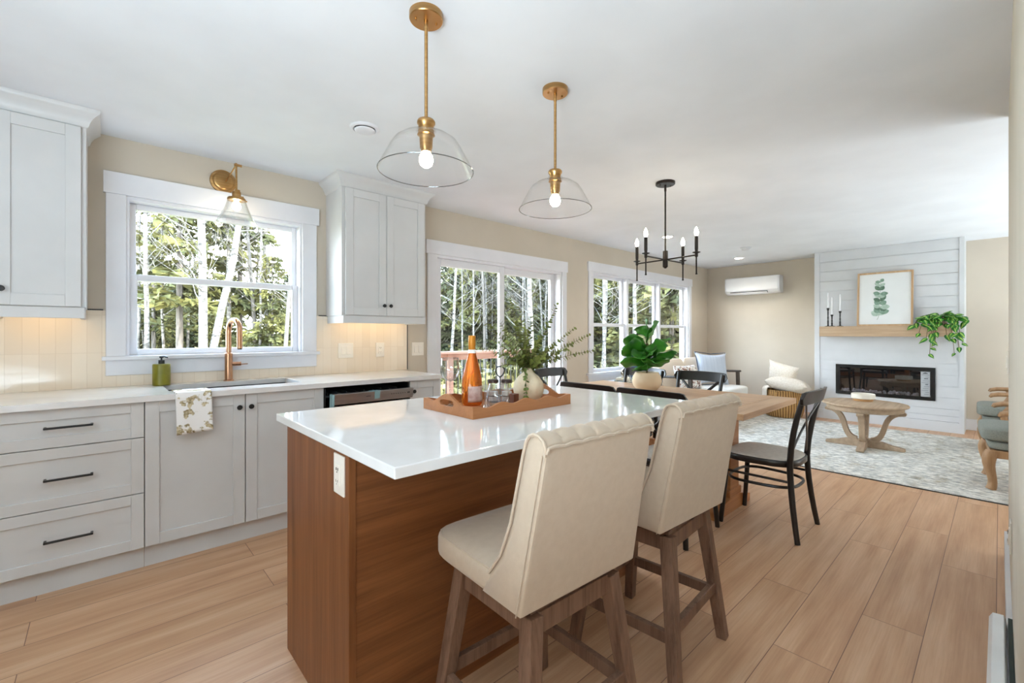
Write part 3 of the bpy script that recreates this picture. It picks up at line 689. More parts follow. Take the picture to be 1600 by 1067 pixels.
# rose bottle
t = thing('wine_bottle', 'bottle of orange rose wine with gold capsule standing on the tray', 'bottle', (1.196, 1.566, ZT))
prof = [(0, 0.004), (0.030, 0.001), (0.040, 0.002), (0.0445, 0.010), (0.0445, 0.095), (0.043, 0.118), (0.037, 0.150), (0.027, 0.190), (0.0185, 0.222), (0.0145, 0.240), (0.0138, 0.300), (0, 0.302)]
m, n_, b_, o_ = nodes_of('rose_wine'); b_.inputs['Base Color'].default_value = srgb('#ff9a45'); b_.inputs['Transmission Weight'].default_value = 0.85
n_.links.new(ramp(n_, noise_n(n_, coords(n_), 4, 1), [(0.3, '#f58a32'), (0.7, '#ff9c48')]), b_.inputs['Base Color'])
b_.inputs['Roughness'].default_value = 0.03; b_.inputs['IOR'].default_value = 1.33
MB().lathe(prof, n=40).build('glass', m, t)
MB().lathe([(0.0147, 0.2290), (0.0153, 0.232), (0.0152, 0.258), (0.0158, 0.259), (0.0158, 0.302), (0.0145, 0.305), (0, 0.305)], n=28).build('capsule', M('gold_foil', '#c07a1e', '#d18a2a', rough=0.4, metal=0.3), t)
MB().lathe([(0.0175, 0.2275), (0.0172, 0.2276), (0.0160, 0.243), (0.0156, 0.2435)], n=28).build('neck_band', M('white_paper', '#e9e6e2', rough=0.6), t)
def lab(u, v):
    a = math.radians(-150 + 120 * u); return Vector((0.0449 * math.cos(a), 0.0449 * math.sin(a), 0.018 + 0.068 * v))
m = MB(); m.grid(lab, 20, 6); m.build('label', M('pink_label', '#b98f84', '#d6bdb4', rough=0.5, scale=30), t, solid=0.0004)
# glasses
def wineglass(loc, label, R, bowl_h, stem_h, cat='glass'):
    t = thing('wine_glass', label, cat, loc)
    b0 = stem_h
    pf = [(0.0045, b0), (0.012, b0 + 0.003)] + [(R * math.sin(PI / 2 * min(1, 0.25 + k * 0.125)) * (1 if k < 6 else 1 - 0.025 * (k - 6)), b0 + 0.004 + bowl_h * (k / 10) ** 1.25) for k in range(1, 11)]
    MB().lathe(pf + [(r - 0.001, z) for r, z in pf[::-1]], n=40).build('bowl', DRINK, t)
    MB().tube([Vector((pf[-1][0] * math.cos(2*PI*i/40), pf[-1][0] * math.sin(2*PI*i/40), pf[-1][1])) for i in range(40)], 0.0008, 6, closed=True).build('rim', RIMG, t)
    if stem_h > 0.02:
        MB().lathe([(0, 0), (0.034, 0), (0.034, 0.0015), (0.008, 0.006), (0.0042, 0.014), (0.0036, b0 - 0.012), (0.006, b0), (0.0, b0 + 0.002)], n=32).build('stem', DRINK, t)
    return t
wineglass((1.118, 1.622, ZT), 'tall stemmed wine glass standing beside the rose bottle', 0.043, 0.098, 0.105)
t = thing('stemless_glass', 'rounded stemless wine glass on the tray in front of the jars', 'glass', (1.225, 1.425, ZT))
pf = [(0, 0.001), (0.020, 0.002), (0.036, 0.012), (0.047, 0.032), (0.050, 0.05), (0.047, 0.075), (0.041, 0.105)]
MB().lathe(pf + [(max(0, r - 0.0012), z + 0.0015) for r, z in pf[::-1]], n=40).build('bowl', DRINK, t)
MB().tube([(0.0405 * math.cos(2*PI*i/40), 0.0405 * math.sin(2*PI*i/40), 0.1055) for i in range(40)], 0.0008, 6, closed=True).build('rim', RIMG, t)
t = thing('bud_vase', 'small clear glass vase with flared foot near the tray front', 'vase', (1.145, 1.402, ZT))
pf = [(0, 0.001), (0.024, 0.001), (0.024, 0.004), (0.014, 0.014), (0.010, 0.03), (0.009, 0.06), (0.013, 0.085), (0.017, 0.105)]
MB().lathe(pf + [(max(0, r - 0.0016), z + 0.002) for r, z in pf[:2:-1]] + [(0, 0.03)], n=32).build('body', DRINK, t)
# jar caddy
t = thing('jar_caddy', 'black iron caddy holding two glass jars on the tray', 'caddy', (1.345, 1.55, ZT))
rd = Vector((0.737, -0.676, 0))
m = MB(); m.tube([Vector((0, 0, 0.0)), Vector((0, 0, 0.115))], 0.003, 8)
loop = [Vector((0, 0, 0.115)) + rd * 0.019 * math.sin(2*PI*k/24) * (1 - 0.35 * math.cos(2*PI*k/24)) + Vector((0, 0, 0.024 * (1 - math.cos(2*PI*k/24)))) for k in range(24)]
m.tube(loop, 0.0032, 8, closed=True)
for s_ in (-1, 1):
    c = rd * 0.031 * s_; m.tube([c + Vector((0.0275 * math.cos(2*PI*k/24), 0.0275 * math.sin(2*PI*k/24), 0.03)) for k in range(24)], 0.0022, 6, closed=True)
    m.lathe([(0, 0.0), (0.028, 0.0), (0.028, 0.003), (0, 0.003)], c, 20)
m.build('rack', BLACKM, t)
for s_ in (-1, 1):
    c = rd * 0.031 * s_ + Vector((0, 0, 0.0035))
    j = MB().lathe([(0, 0), (0.024, 0), (0.025, 0.003), (0.025, 0.072), (0.021, 0.08), (0.021, 0.084), (0.0195, 0.084), (0.0195, 0.08), (0.0235, 0.071), (0.0235, 0.004), (0, 0.004)], c, 28).build('jar', GLASS, t)
    MB().lathe([(0, 0.0045), (0.0228, 0.0045), (0.0228, 0.045), (0, 0.047)], c, 24).build('contents', M('salt_white', '#dcd9d6', rough=0.9, scale=200), j)
    MB().lathe([(0.0205, 0.0845), (0.0255, 0.0845), (0.0255, 0.098), (0.023, 0.100), (0, 0.100)], c, 28).build('lid', M('dark_lid', '#3a2a24', rough=0.45), j)
m = MB(); m.box(1.317, 1.425, ZT, 1.347, 1.455, ZT + 0.05)
tag(m.build('wooden_block', M('dark_walnut', '#5a2f1c', '#6d3c25', rough=0.5, stretch=(8, 8, 1)), None, flat=True, bevel=0.002, loc=(1.332, 1.44, ZT)), 'small dark wooden block on the tray between glass and vase', 'block')
# vase of eucalyptus
VL = Vector((1.474, 1.495, ZT)); VD = Vector((0.676, 0.737, 0)); VR = Vector((0.737, -0.676, 0))
t = thing('flower_vase', 'speckled cream ceramic vase of green eucalyptus sprigs on the tray', 'vase', VL)
pf = [(0, 0), (0.045, 0), (0.052, 0.004), (0.066, 0.026), (0.0725, 0.056), (0.068, 0.086), (0.050, 0.112), (0.030, 0.128), (0.0215, 0.138), (0.021, 0.148), (0.0235, 0.154), (0.0205, 0.155), (0.018, 0.148), (0.018, 0.12), (0, 0.10)]
m_, n_, b_, o_ = nodes_of('speckled_ceramic')
sa = ramp(n_, noise_n(n_, coords(n_), 45, 4, 0.7), [(0.27, '#a9825a'), (0.36, '#dcc8a8'), (0.7, '#e6d5b8')])
n_.links.new(sa, b_.inputs['Base Color']); b_.inputs['Roughness'].default_value = 0.7; add_bump(n_, b_, noise_n(n_, coords(n_), 60, 3), 0.25, 0.003)
MB().lathe(pf, n=48).build('vase_body', m_, t)
def oval_leaf(bm, p, d, up, L, W, mi=0):
    d = d.normalized(); s_ = d.cross(up)
    if s_.length < 1e-4: s_ = d.cross(Vector((1, 0, 0.2)))
    s_.normalize(); nn = s_.cross(d)
    P = [p, p + d * L * .3 + s_ * W * .42 + nn * L * .06, p + d * L * .7 + s_ * W * .45 + nn * L * .05, p + d * L, p + d * L * .7 - s_ * W * .45 + nn * L * .05, p + d * L * .3 - s_ * W * .42 + nn * L * .06]
    v = [bm.verts.new(q) for q in P]
    bm.faces.new((v[0], v[1], v[2], v[3])).material_index = mi; bm.faces.new((v[0], v[3], v[4], v[5])).material_index = mi
# sprig tips in metres: across, up, depth
tips = [(-.09, .487, .02), (-.195, .462, -.02), (-.205, .367, .06), (-.235, .255, -.05), (.145, .462, .05), (.22, .343, -.03), (.283, .312, -.07), (.305, .242, -.10), (.012, .40, .08),
        (-.045, .442, -.06), (-.06, .36, .10), (.05, .30, -.10), (-.15, .225, .10), (.12, .25, .12), (-.10, .28, -.12), (.07, .215, -.13), (-.02, .34, -.09), (-.17, .29, -.08), (.20, .24, .08), (-.13, .17, -.08), (.0, .25, -.02), (.10, .36, .02), (-.03, .26, .08)]
rs = random.Random(3)
for k, (a, h, dp) in enumerate(tips):
    p0 = Vector((0, 0, 0.13)); p3 = VR * a + VD * dp + Vector((0, 0, h))
    pts = bez(p0, p0 + Vector((0, 0, 0.05)) + (VR * a + VD * dp) * 0.12, p0.lerp(p3, 0.6) + Vector((0, 0, 0.02)), p3, 16)
    m = MB(); m.tube(pts, [0.0016 - 0.0009 * i / 16 for i in range(17)], 5); m.mi = 1
    ln = (p3 - p0).length; nl = int(ln / 0.0105)
    for i in range(2, nl):
        f = i / nl * 16; j = min(int(f), 15); p = pts[j].lerp(pts[j+1], f - j); d = (pts[j+1] - pts[j]).normalized()
        u0 = d.cross(Vector((rs.uniform(-1, 1), rs.uniform(-1, 1), rs.uniform(-1, 1)))).normalized()
        sz = (0.0255 if i < nl * 0.75 else 0.018) * rs.uniform(0.8, 1.15)
        for s_ in (-1, 1):
            dd = (u0 * s_ + d * 0.45 + Vector((rs.uniform(-.2, .2), rs.uniform(-.2, .2), rs.uniform(-.2, .2)))).normalized()
            oval_leaf(m.bm, p, dd, d + u0 * 0.2, sz, sz * 0.85, 1)
    m.build('sprig', [STEMB, BOXL], t, flat=False, angle=80)
pts = bez((0, 0, 0.15), VR * -0.02 + VD * -0.05 + Vector((0, 0, 0.19)), VR * -0.015 + VD * -0.085 + Vector((0, 0, 0.12)), VR * -0.012 + VD * -0.082 + Vector((0, 0, 0.012)), 16)
m = MB(); m.tube(pts, 0.0012, 5); m.mi = 1
for i in range(6, 17):
    d = (pts[i] - pts[i-1]).normalized()
    for s_ in (-1, 1): oval_leaf(m.bm, pts[i] + d * rs.uniform(-.006, .006), VR * s_ * rs.uniform(.2, .9) + d * rs.uniform(.3, 1.2) - VD * rs.uniform(0.1, .9), Vector((rs.uniform(-1, 1), rs.uniform(-1, 1), rs.uniform(-1, 1))), rs.uniform(.015, .021), 0.015, 1)
m.build('sprig', [STEMB, M('young_leaf', '#5c6e2c', '#7c8f48', rough=0.55)], t, angle=80)

# ------------------------------------------------------------------ pendants, sconce, chandelier, ceiling fittings
def pendant(loc, label):
    t = thing('pendant_light', label, 'pendant light', loc, 0, 'glass pendants over the island'); z0 = CZ - 0.0005
    h = lambda z: z - CZ
    c = MB().lathe([(0, 0), (0.0625, 0), (0.0625, -0.022), (0.060, -0.025), (0, -0.025)], n=40).build('canopy', BRASS, t)
    for s_ in (-1, 1): MB().cyl((0.037 * s_, -0.012 * s_, -0.033), 0.004, 0.009, 12).build('canopy_screw', BRASS, c)
    m = MB(); m.lathe([(0, -0.025), (0.008, -0.025), (0.008, -0.06), (0.0065, -0.062), (0.0065, h(2.035)), (0, h(2.035))], n=16); m.build('rod', BRASS, t)
    m = MB(); m.lathe([(0, h(2.046)), (0.012, h(2.046)), (0.030, h(2.040)), (0.034, h(2.034)), (0.034, h(2.026)), (0.028, h(2.018)), (0.026, h(2.002)), (0.030, h(2.0)), (0.030, h(1.990)), (0.0, h(1.990))], n=32).build('holder', BRASS, t)
    m = MB(); m.lathe([(0, h(1.990)), (0.031, h(1.990)), (0.033, h(1.984)), (0.0255, h(1.980)), (0.023, h(1.935)), (0.019, h(1.928)), (0.018, h(1.920)), (0, h(1.920))], n=32); m.build('socket', BRASS, t)
    pf = [(0.030, h(2.010)), (0.036, h(2.006)), (0.038, h(1.999)), (0.034, h(1.991)), (0.060, h(1.985)), (0.095, h(1.974)), (0.117, h(1.958)), (0.132, h(1.936)), (0.150, h(1.903)), (0.166, h(1.872)), (0.178, h(1.848))]
    MB().lathe(pf + [(r - 0.0022, z - 0.0005) for r, z in pf[::-1]], n=64).build('glass_shade', GLASS, t)
    MB().tube([(0.177 * math.cos(2*PI*i/64), 0.177 * math.sin(2*PI*i/64), h(1.848)) for i in range(64)], 0.0017, 8, closed=True).build('shade_rim', RIMG, t)
    MB().lathe([(0, h(1.862)), (0.012, h(1.864)), (0.022, h(1.873)), (0.0265, h(1.888)), (0.024, h(1.904)), (0.017, h(1.916)), (0.014, h(1.9205)), (0, h(1.921))], n=24).build('bulb', BULB, t)
    return t
pendant((0.898, 1.459, CZ), 'clear glass and brass pendant closer to the kitchen sink window')
pendant((1.640, 1.476, CZ), 'clear glass and brass pendant closer to the dining table')
# wall sconce above the kitchen window
t = thing('wall_sconce', 'brass swing arm wall sconce with glass shade above the kitchen window', 'wall light', (0.618, WY, 2.296))
MB().lathe([(0, -0.030), (0.045, -0.029), (0.060, -0.024), (0.064, -0.018), (0.078, -0.014), (0.080, -0.002), (0.080, -0.0002), (0, -0.0002)], n=40, axis='Y').build('back_plate', BRASS, t)
J = Vector((0.040, -0.205, 0.070)); K = Vector((0.042, -0.205, -0.105))
MB().tube([(0.012, -0.028, 0.0), (0.014, -0.06, 0.006), J], 0.0045, 10).build('arm', BRASS, t)
MB().tube([J + Vector((0, 0, 0.012)), K], 0.0062, 12).build('drop_rod', BRASS, t)
m = MB(); m.cyl(J + Vector((-0.012, 0, 0)), 0.0085, 0.032, 14, 'X'); m.cyl(J + Vector((0.02, 0, 0)), 0.007, 0.012, 14, 'X', 0.009)
m.cyl(K + Vector((-0.010, 0, 0.005)), 0.0075, 0.030, 14, 'X'); m.build('joint_knob', BRASS, t)
m = MB(); m.lathe([(0, 0.0), (0.008, 0), (0.026, -0.006), (0.026, -0.040), (0.050, -0.046), (0.054, -0.052), (0.054, -0.064), (0, -0.064)], K, 32); m.cyl(K + Vector((0.024, 0, -0.034)), 0.006, 0.018, 12, 'X'); m.cyl(K + Vector((0.05, 0, -0.058)), 0.005, 0.012, 12, 'X')
m.build('socket', BRASS, t)
pf = [(0.052, -0.064), (0.058, -0.075), (0.073, -0.120), (0.090, -0.160), (0.106, -0.190), (0.117, -0.207)]
SEED = thin_glass('seeded_glass', (0.96, 0.97, 0.97), 0.8, 0.07, 2.2, 0.08)
MB().lathe(pf + [(r - 0.003, z) for r, z in pf[::-1]], K, 48).build('glass_shade', SEED, t)
MB().tube([K + Vector((0.1165 * math.cos(2*PI*i/48), 0.1165 * math.sin(2*PI*i/48), -0.207)) for i in range(48)], 0.0018, 8, closed=True).build('shade_rim', GLASS, t)
MB().lathe([(0, -0.128), (0.012, -0.127), (0.023, -0.118), (0.027, -0.105), (0.024, -0.088), (0.014, -0.072), (0.013, -0.0645), (0, -0.064)], K, 24).build('bulb', BULB, t)
# chandelier
t = thing('chandelier', 'dark bronze four arm candle chandelier above the dining table', 'chandelier', (3.295, 1.794, CZ))
h = lambda z: z - CZ
c = MB().lathe([(0, 0), (0.074, 0), (0.074, -0.018), (0.070, -0.022), (0, -0.022)], n=40).build('canopy', DARKB, t)
for s_ in (-1, 1): MB().cyl((0.045 * s_, -0.02 * s_, -0.030), 0.004, 0.009, 12).build('canopy_screw', BLACKM, c)
MB().lathe([(0, -0.022), (0.009, -0.022), (0.009, -0.07), (0.0065, -0.072), (0.0065, h(1.893)), (0, h(1.893))], n=16).build('rod', DARKB, t)
m = MB(); m.lathe([(0, h(1.895)), (0.019, h(1.895)), (0.020, h(1.893)), (0.020, h(1.770)), (0.016, h(1.766)), (0.007, h(1.757)), (0, h(1.757))], n=28).build('hub', DARKB, t)
TIPS = [(3.310, 2.050), (3.010, 1.810), (3.575, 1.780), (3.270, 1.535)]
for (x, y) in TIPS:
    e = Vector((x - 3.295, y - 1.794, h(1.826))); e.xy = e.xy.normalized() * 0.265
    d = e.copy(); d.z = 0; d.normalize()
    a = MB().tube([d * 0.018 + Vector((0, 0, e.z)), e], 0.0058, 10).build('arm', DARKB, t)
    m = MB(); m.lathe([(0, -0.145), (0.0075, -0.145), (0.0075, -0.138), (0.0055, -0.134), (0.0055, -0.016), (0.011, -0.012), (0.011, 0.012), (0.028, 0.018), (0.029, 0.022), (0.011, 0.024), (0.011, 0.040), (0.0125, 0.042), (0.0125, 0.142), (0, 0.142)], e, 20); m.build('candle_sleeve', DARKB, a)
    MB().lathe([(0, 0.142), (0.008, 0.142), (0.014, 0.158), (0.0155, 0.172), (0.011, 0.192), (0.004, 0.208), (0, 0.212)], e, 18).build('bulb', BULB, a)
# ceiling fittings
def downlight(x, y, label):
    t = thing('recessed_light', label, 'ceiling light', (x, y, CZ))
    MB().lathe([(0.058, -0.003), (0.078, -0.006), (0.086, -0.004), (0.088, -0.0002), (0.058, -0.0002)], n=40).build('trim_ring', WHITE, t)
    MB().lathe([(0, -0.003), (0.057, -0.003), (0.057, -0.0005), (0, -0.0005)], n=32).build('lens', DOWN, t)
    lamp('downlight', 'SPOT', (0, 0, -0.02), 9, (1, 0.93, 0.83), radius=0.05, spot=2.4, aim=(0, 0, -1), parent=t)
downlight(5.16, 2.78, 'recessed ceiling light seen behind the chandelier rod'); downlight(7.45, 2.80, 'recessed ceiling light nearest the wall with the heat pump')
t = thing('smoke_detector', 'small round smoke detector on the living room ceiling', 'smoke detector', (6.60, 2.39, CZ))
MB().lathe([(0, -0.036), (0.042, -0.036), (0.050, -0.030), (0.054, -0.018), (0.068, -0.012), (0.070, -0.0002), (0, -0.0002)], n=36).build('body', M('detector_white', '#c9c9cc', rough=0.5), t)
t = thing('ceiling_vent', 'round white ceiling vent above the kitchen window', 'vent', (1.13, 2.508, CZ))
MB().lathe([(0.058, -0.004), (0.066, -0.012), (0.078, -0.010), (0.084, -0.003), (0.084, -0.0002), (0.058, -0.0002)], n=40).build('ring', WHITE, t)
MB().lathe([(0, -0.024), (0.046, -0.024), (0.056, -0.019), (0.058, -0.014), (0.010, -0.010), (0.010, -0.0005), (0, -0.0005)], n=40).build('disc', WHITE, t)
MB().lathe([(0.011, -0.001), (0.0575, -0.001), (0.0575, -0.0003), (0.011, -0.0003)], n=32).build('throat', BLACKM, t)

# ------------------------------------------------------------------ dining table and chairs
DX0, DX1, DY0, DY1 = 2.785, 3.80, 1.02, 2.76
t = thing('dining_table', 'light oak trestle dining table with breadboard ends', 'dining table', ((DX0 + DX1) / 2, (DY0 + DY1) / 2, 0))
MB().box(DX0, DY0 + 0.135, 0.722, DX1, DY1 - 0.135, 0.76).build('table_top', TABLEW, t, flat=True, bevel=0.002, world=True)
for a, b in ((DY0, DY0 + 0.1335), (DY1 - 0.1335, DY1)): MB().box(DX0, a, 0.722, DX1, b, 0.76).build('breadboard_end', TABLEL, t, flat=True, bevel=0.002, world=True) if False else MB().box(DX0, a, 0.722, DX1, b, 0.76).build('breadboard_end', wood('dining_table_end_oak', '#a77a55', '#cda985', 'X', rough=0.35), t, flat=True, bevel=0.002, world=True)
xc = (DX0 + DX1) / 2
for yy in (1.30, 2.48):
    m = MB(); m.prism([(xc - 0.32, yy - 0.045, 0), (xc + 0.26, yy - 0.045, 0), (xc + 0.26, yy - 0.045, 0.055), (xc + 0.08, yy - 0.045, 0.10), (xc - 0.08, yy - 0.045, 0.10), (xc - 0.32, yy - 0.045, 0.055)], (0, 0.09, 0))
    m.build('trestle_foot', TABLEL, t, flat=True, bevel=0.003, world=True)
    m = MB(); m.box(xc - 0.075, yy - 0.035, 0.10, xc + 0.075, yy + 0.035, 0.66); m.box(xc - 0.10, yy - 0.042, 0.10, xc + 0.10, yy + 0.042, 0.15)
    m.build('trestle_post', TABLEL, t, flat=True, bevel=0.003, world=True)
    MB().box(xc - 0.38, yy - 0.04, 0.66, xc + 0.38, yy + 0.04, 0.7215).build('top_rail', TABLEL, t, flat=True, bevel=0.003, world=True)
MB().box(xc - 0.02, 1.335, 0.30, xc + 0.02, 2.445, 0.39).build('stretcher', TABLEL, t, flat=True, bevel=0.003, world=True)

CHB = M('black_brown_chair_lacquer', '#1d1613', rough=0.32, scale=8, coat=0.15)
PADM = M('grey_seat_pad', '#bcb5ac', '#c6bfb6', rough=0.5, scale=40, bump=0.05)
def make_chair():
    t = thing('dining_chair', 'x', 'dining chair')
    def post(sx, z):                                                             # rear leg and back post, one sweep
        if z < 0.45: k = (0.45 - z) / 0.45; return Vector((sx * (0.176 + 0.036 * k ** 1.6), -0.180 - 0.050 * k ** 1.6, z))
        k = (z - 0.45) / 0.44; return Vector((sx * (0.176 + 0.022 * k), -0.180 - 0.020 * k - 0.065 * k * k, z))
    zz = [0.0, 0.1, 0.2, 0.3, 0.4, 0.45, 0.55, 0.65, 0.75, 0.83, 0.885]
    for sx in (-1, 1):
        MB().tube([post(sx, z) for z in zz], [0.015, 0.016, 0.017, 0.0175, 0.018, 0.018, 0.0175, 0.017, 0.016, 0.0155, 0.015], 12).build('rear_leg', CHB, t)
        MB().tube([(sx * 0.203, 0.215, 0), (sx * 0.196, 0.205, 0.12), (sx * 0.188, 0.192, 0.28), (sx * 0.182, 0.185, 0.438)], [0.014, 0.015, 0.016, 0.017], 12).build('front_leg', CHB, t)
    def out(a, k=1.0):                                                           # seat outline: wide rounded front, narrower rear
        c, s_ = math.cos(a), math.sin(a); p = 3.2; r = (abs(c) ** p + abs(s_) ** p) ** (-1 / p)
        y = 0.215 * r * s_; w = 0.212 + 0.020 * (y / 0.215)
        return Vector((w * r * c * k, y * k + 0.005, 0))
    def ring(prof, nm, mt, par):
        m = MB(); N = 48; R = [[m.bm.verts.new(out(2*PI*i/N, k) + Vector((0, 0, z))) for i in range(N)] if k > 0 else [m.bm.verts.new((0, 0.005, z))] for k, z in prof]
        for A, B in zip(R, R[1:]):
            for i in range(N):
                q = [A[i % len(A)], A[(i+1) % len(A)], B[(i+1) % len(B)], B[i % len(B)]]; u = []
                for v in q:
                    if v not in u: u.append(v)
                m.bm.faces.new(u)
        return m.build(nm, mt, par, angle=50)
    so = ring([(0, 0.425), (0.97, 0.425), (1, 0.432), (1, 0.458), (0.985, 0.463), (0.95, 0.464), (0, 0.464)], 'seat', CHB, t)
    ring([(0, 0.4645), (0.945, 0.4645), (0.935, 0.470), (0.88, 0.475), (0.6, 0.479), (0, 0.480)], 'seat_pad', PADM, so)
    # curved top rail with rounded ends
    m = MB(); N = 26
    def rail(i, q):
        x = -1 + 2 * i / N; X = x * 0.238; yc = -0.272 - 0.030 + 0.034 * x * x + 0.012
        hh = 0.041 * max(0.0, 1 - max(0, (abs(x) - 0.86) / 0.14) ** 2) ** 0.5; zc = 0.857 + 0.006 * (1 - x * x)
        hh = max(hh, 0.002)
        dy = 0.009; zt = zc + hh; zb = zc - hh
        lean = lambda z: -(z - 0.857) * 0.25
        return [Vector((X, yc - dy + lean(zb), zb)), Vector((X, yc + dy + lean(zb), zb)), Vector((X, yc + dy + lean(zt), zt)), Vector((X, yc - dy + lean(zt), zt))][q]
    V = [[m.bm.verts.new(rail(i, q)) for q in range(4)] for i in range(N + 1)]
    for i in range(N):
        for q in range(4): m.bm.faces.new((V[i][q], V[i+1][q], V[i+1][(q+1) % 4], V[i][(q+1) % 4]))
    m.bm.faces.new(V[0][::-1]); m.bm.faces.new(V[N]); m.build('top_rail', CHB, t, bevel=0.003, angle=40)
    # crossed straps
    for sx in (-1, 1):
        P = [Vector((sx * 0.172, -0.178, 0.475)), Vector((sx * 0.095, -0.190 - 0.012 * sx, 0.575)), Vector((0, -0.207 - 0.010 * sx, 0.67)), Vector((-sx * 0.09, -0.236 - 0.008 * sx, 0.75)), Vector((-sx * 0.165, -0.262, 0.825))]
        MB().tube(bez(P[0], P[1], P[3], P[4], 14), 0.012, 10, flat=(1.0, 0.45), up=(sx * 0.7, 0, 0.7)).build('cross_strap', CHB, t)
    hoop = lambda z, k: [out(2*PI*i/40, 0.93 * k) + Vector((0, 0, z)) for i in range(40)]
    MB().tube(hoop(0.30, 0.975), 0.0095, 8, closed=True).build('hoop_stretcher', CHB, t)
    for sx in (-1, 1): MB().tube([(sx * 0.186, 0.19, 0.345), (sx * 0.182, -0.185, 0.345)], 0.008, 8).build('side_stretcher', CHB, t)
    return t
CH = [((3.215, 1.030), 0.0, 'black cross back dining chair pulled out at the near end of the table'),
      ((2.690, 1.425), -PI / 2, 'black cross back dining chair next to the island, closer to the stools'),
      ((2.690, 1.900), -PI / 2, 'black cross back dining chair next to the island, closer to the patio door'),
      ((3.655, 1.800), PI / 2, 'black cross back dining chair on the sofa side, closest to the open table end'),
      ((3.655, 2.360), PI / 2, 'black cross back dining chair on the sofa side behind the potted fig'),
      ((3.235, 2.710), PI, 'black cross back dining chair at the patio door end of the table')]
c0 = make_chair()
for i, ((x, y), rz, lb) in enumerate(CH):
    c = c0 if i == 0 else copy_tree(c0)
    c.location = (x, y, 0); c.rotation_euler = (0, 0, rz); c['label'] = lb; c['group'] = 'cross back chairs around the dining table'

# potted fiddle leaf fig on the table
t = thing('potted_fig', 'large leafed fiddle leaf fig in a round cream pot on the dining table', 'potted plant', (3.40, 2.02, 0.7605))
pf = [(0, 0), (0.070, 0), (0.085, 0.008), (0.112, 0.040), (0.122, 0.078), (0.114, 0.118), (0.098, 0.145), (0.096, 0.152), (0.090, 0.152), (0.090, 0.140), (0.104, 0.115), (0, 0.11)]
MB().lathe(pf, n=48).build('pot', M('cream_ceramic_pot', '#e2c9a6', '#e9d3b3', rough=0.75, scale=6, bump=0.05, bscale=40), t)
MB().lathe([(0, 0.112), (0.088, 0.112), (0.095, 0.120), (0.06, 0.132), (0, 0.135)], n=28).build('soil', M('potting_soil', '#2b2119', rough=1, scale=60, bump=0.6), t)
def big_leaf(m, p, az, el, L, W, roll=0, droop=0.5, rs_=random):
    d = VR * math.cos(az) * math.cos(el) + VD * math.sin(az) * math.cos(el) + Vector((0, 0, math.sin(el)))
    d.normalize(); s_ = d.cross(Vector((0, 0, 1)))
    if s_.length < .1: s_ = Vector((1, 0, 0))
    s_.normalize(); s_ = Matrix.Rotation(roll, 3, d) @ s_; n_ = s_.cross(d).normalized()
    NU_, NV = 12, 8; ph = rs_.uniform(0, 6); p = Vector(p); V = []
    for i in range(NU_ + 1):
        u = i / NU_; w = W * (0.10 + 0.9 * math.sin(PI * min(1, (u * 0.93 + 0.03)) ** 1.25)) * (1 if u < 0.98 else 0.3)
        bend = -droop * L * u * u * 0.5; row = []
        for j in range(NV + 1):
            v = -1 + 2 * j / NV
            q = p + d * L * u + Vector((0, 0, bend)) + s_ * v * w * 0.5 + n_ * (0.10 * W * abs(v) ** 1.3 + 0.07 * W * math.sin(u * 13 + ph) * v * v)
            row.append(m.bm.verts.new(q))
        V.append(row)
    for i in range(NU_):
        for j in range(NV): m.bm.faces.new((V[i][j], V[i+1][j], V[i+1][j+1], V[i][j+1])).material_index = m.mi
rs = random.Random(11)
m = MB()
m.tube([(0, 0, 0.12), (0.004, 0.003, 0.25), (0, 0, 0.40), (0.003, 0, 0.50)], [0.008, 0.007, 0.005, 0.003], 8)
m.tube([(0.01, 0.01, 0.12), (0.03, 0.0, 0.24), (0.035, -0.02, 0.36)], [0.006, 0.005, 0.003], 8)
m.build('stem', STEMB, t)
LV = [  # height, azimuth (0 = towards the fireplace side, 180 = towards the kitchen), elevation, length, width, roll, droop
    (0.44, 160, 62, 0.20, 0.13, 0.9, 0.9), (0.46, 95, 78, 0.17, 0.12, 1.2, 0.2), (0.40, 30, 52, 0.25, 0.15, -1.0, 0.1), (0.42, -60, 60, 0.18, 0.13, 0.6, 0.4),
    (0.36, 185, 28, 0.22, 0.15, 0.9, 0.3), (0.33, 200, 18, 0.24, 0.19, 1.1, 0.5), (0.32, 5, 34, 0.26, 0.13, -0.5, 0.3), (0.32, -40, 30, 0.22, 0.18, 0.8, 0.5), (0.28, -95, 25, 0.22, 0.19, 0.7, 0.6),
    (0.26, -150, 28, 0.21, 0.18, -0.8, 0.5), (0.20, 185, 22, 0.25, 0.14, 0.9, 0.5), (0.22, -10, 26, 0.27, 0.14, 0.5, 0.2), (0.17, -20, 38, 0.24, 0.13, -0.8, 0.5), (0.16, 215, 28, 0.19, 0.13, 0.6, 0.8),
    (0.28, 70, 25, 0.22, 0.16, 0.3, 0.6), (0.36, 120, 35, 0.20, 0.15, 0.5, 0.5), (0.22, 100, 20, 0.2, 0.15, 0.4, 0.6), (0.20, -80, 32, 0.19, 0.15, -0.6, 0.7), (0.30, 160, 30, 0.20, 0.16, -0.9, 0.5), (0.25, -60, 40, 0.20, 0.16, 0.9, 0.5)]
m = MB()
for hz, az, el, L, W, ro, dr in LV: big_leaf(m, (0.01 * rs.uniform(-1, 1), 0.01 * rs.uniform(-1, 1), hz), math.radians(az), math.radians(el), L, W, ro, dr, rs)
def fig_leaf_material():
    m_, n_, b_, o_ = nodes_of('fig_leaf'); v = coords(n_)
    n_.links.new(ramp(n_, noise_n(n_, v, 12, 3), [(0.3, '#1d5a10'), (0.7, '#48962c')]), b_.inputs['Base Color'])
    b_.inputs['Roughness'].default_value = 0.36; add_bump(n_, b_, noise_n(n_, v, 30, 2), 0.15, 0.01); return m_
m.build('foliage', fig_leaf_material(), t, solid=0.001, angle=80)

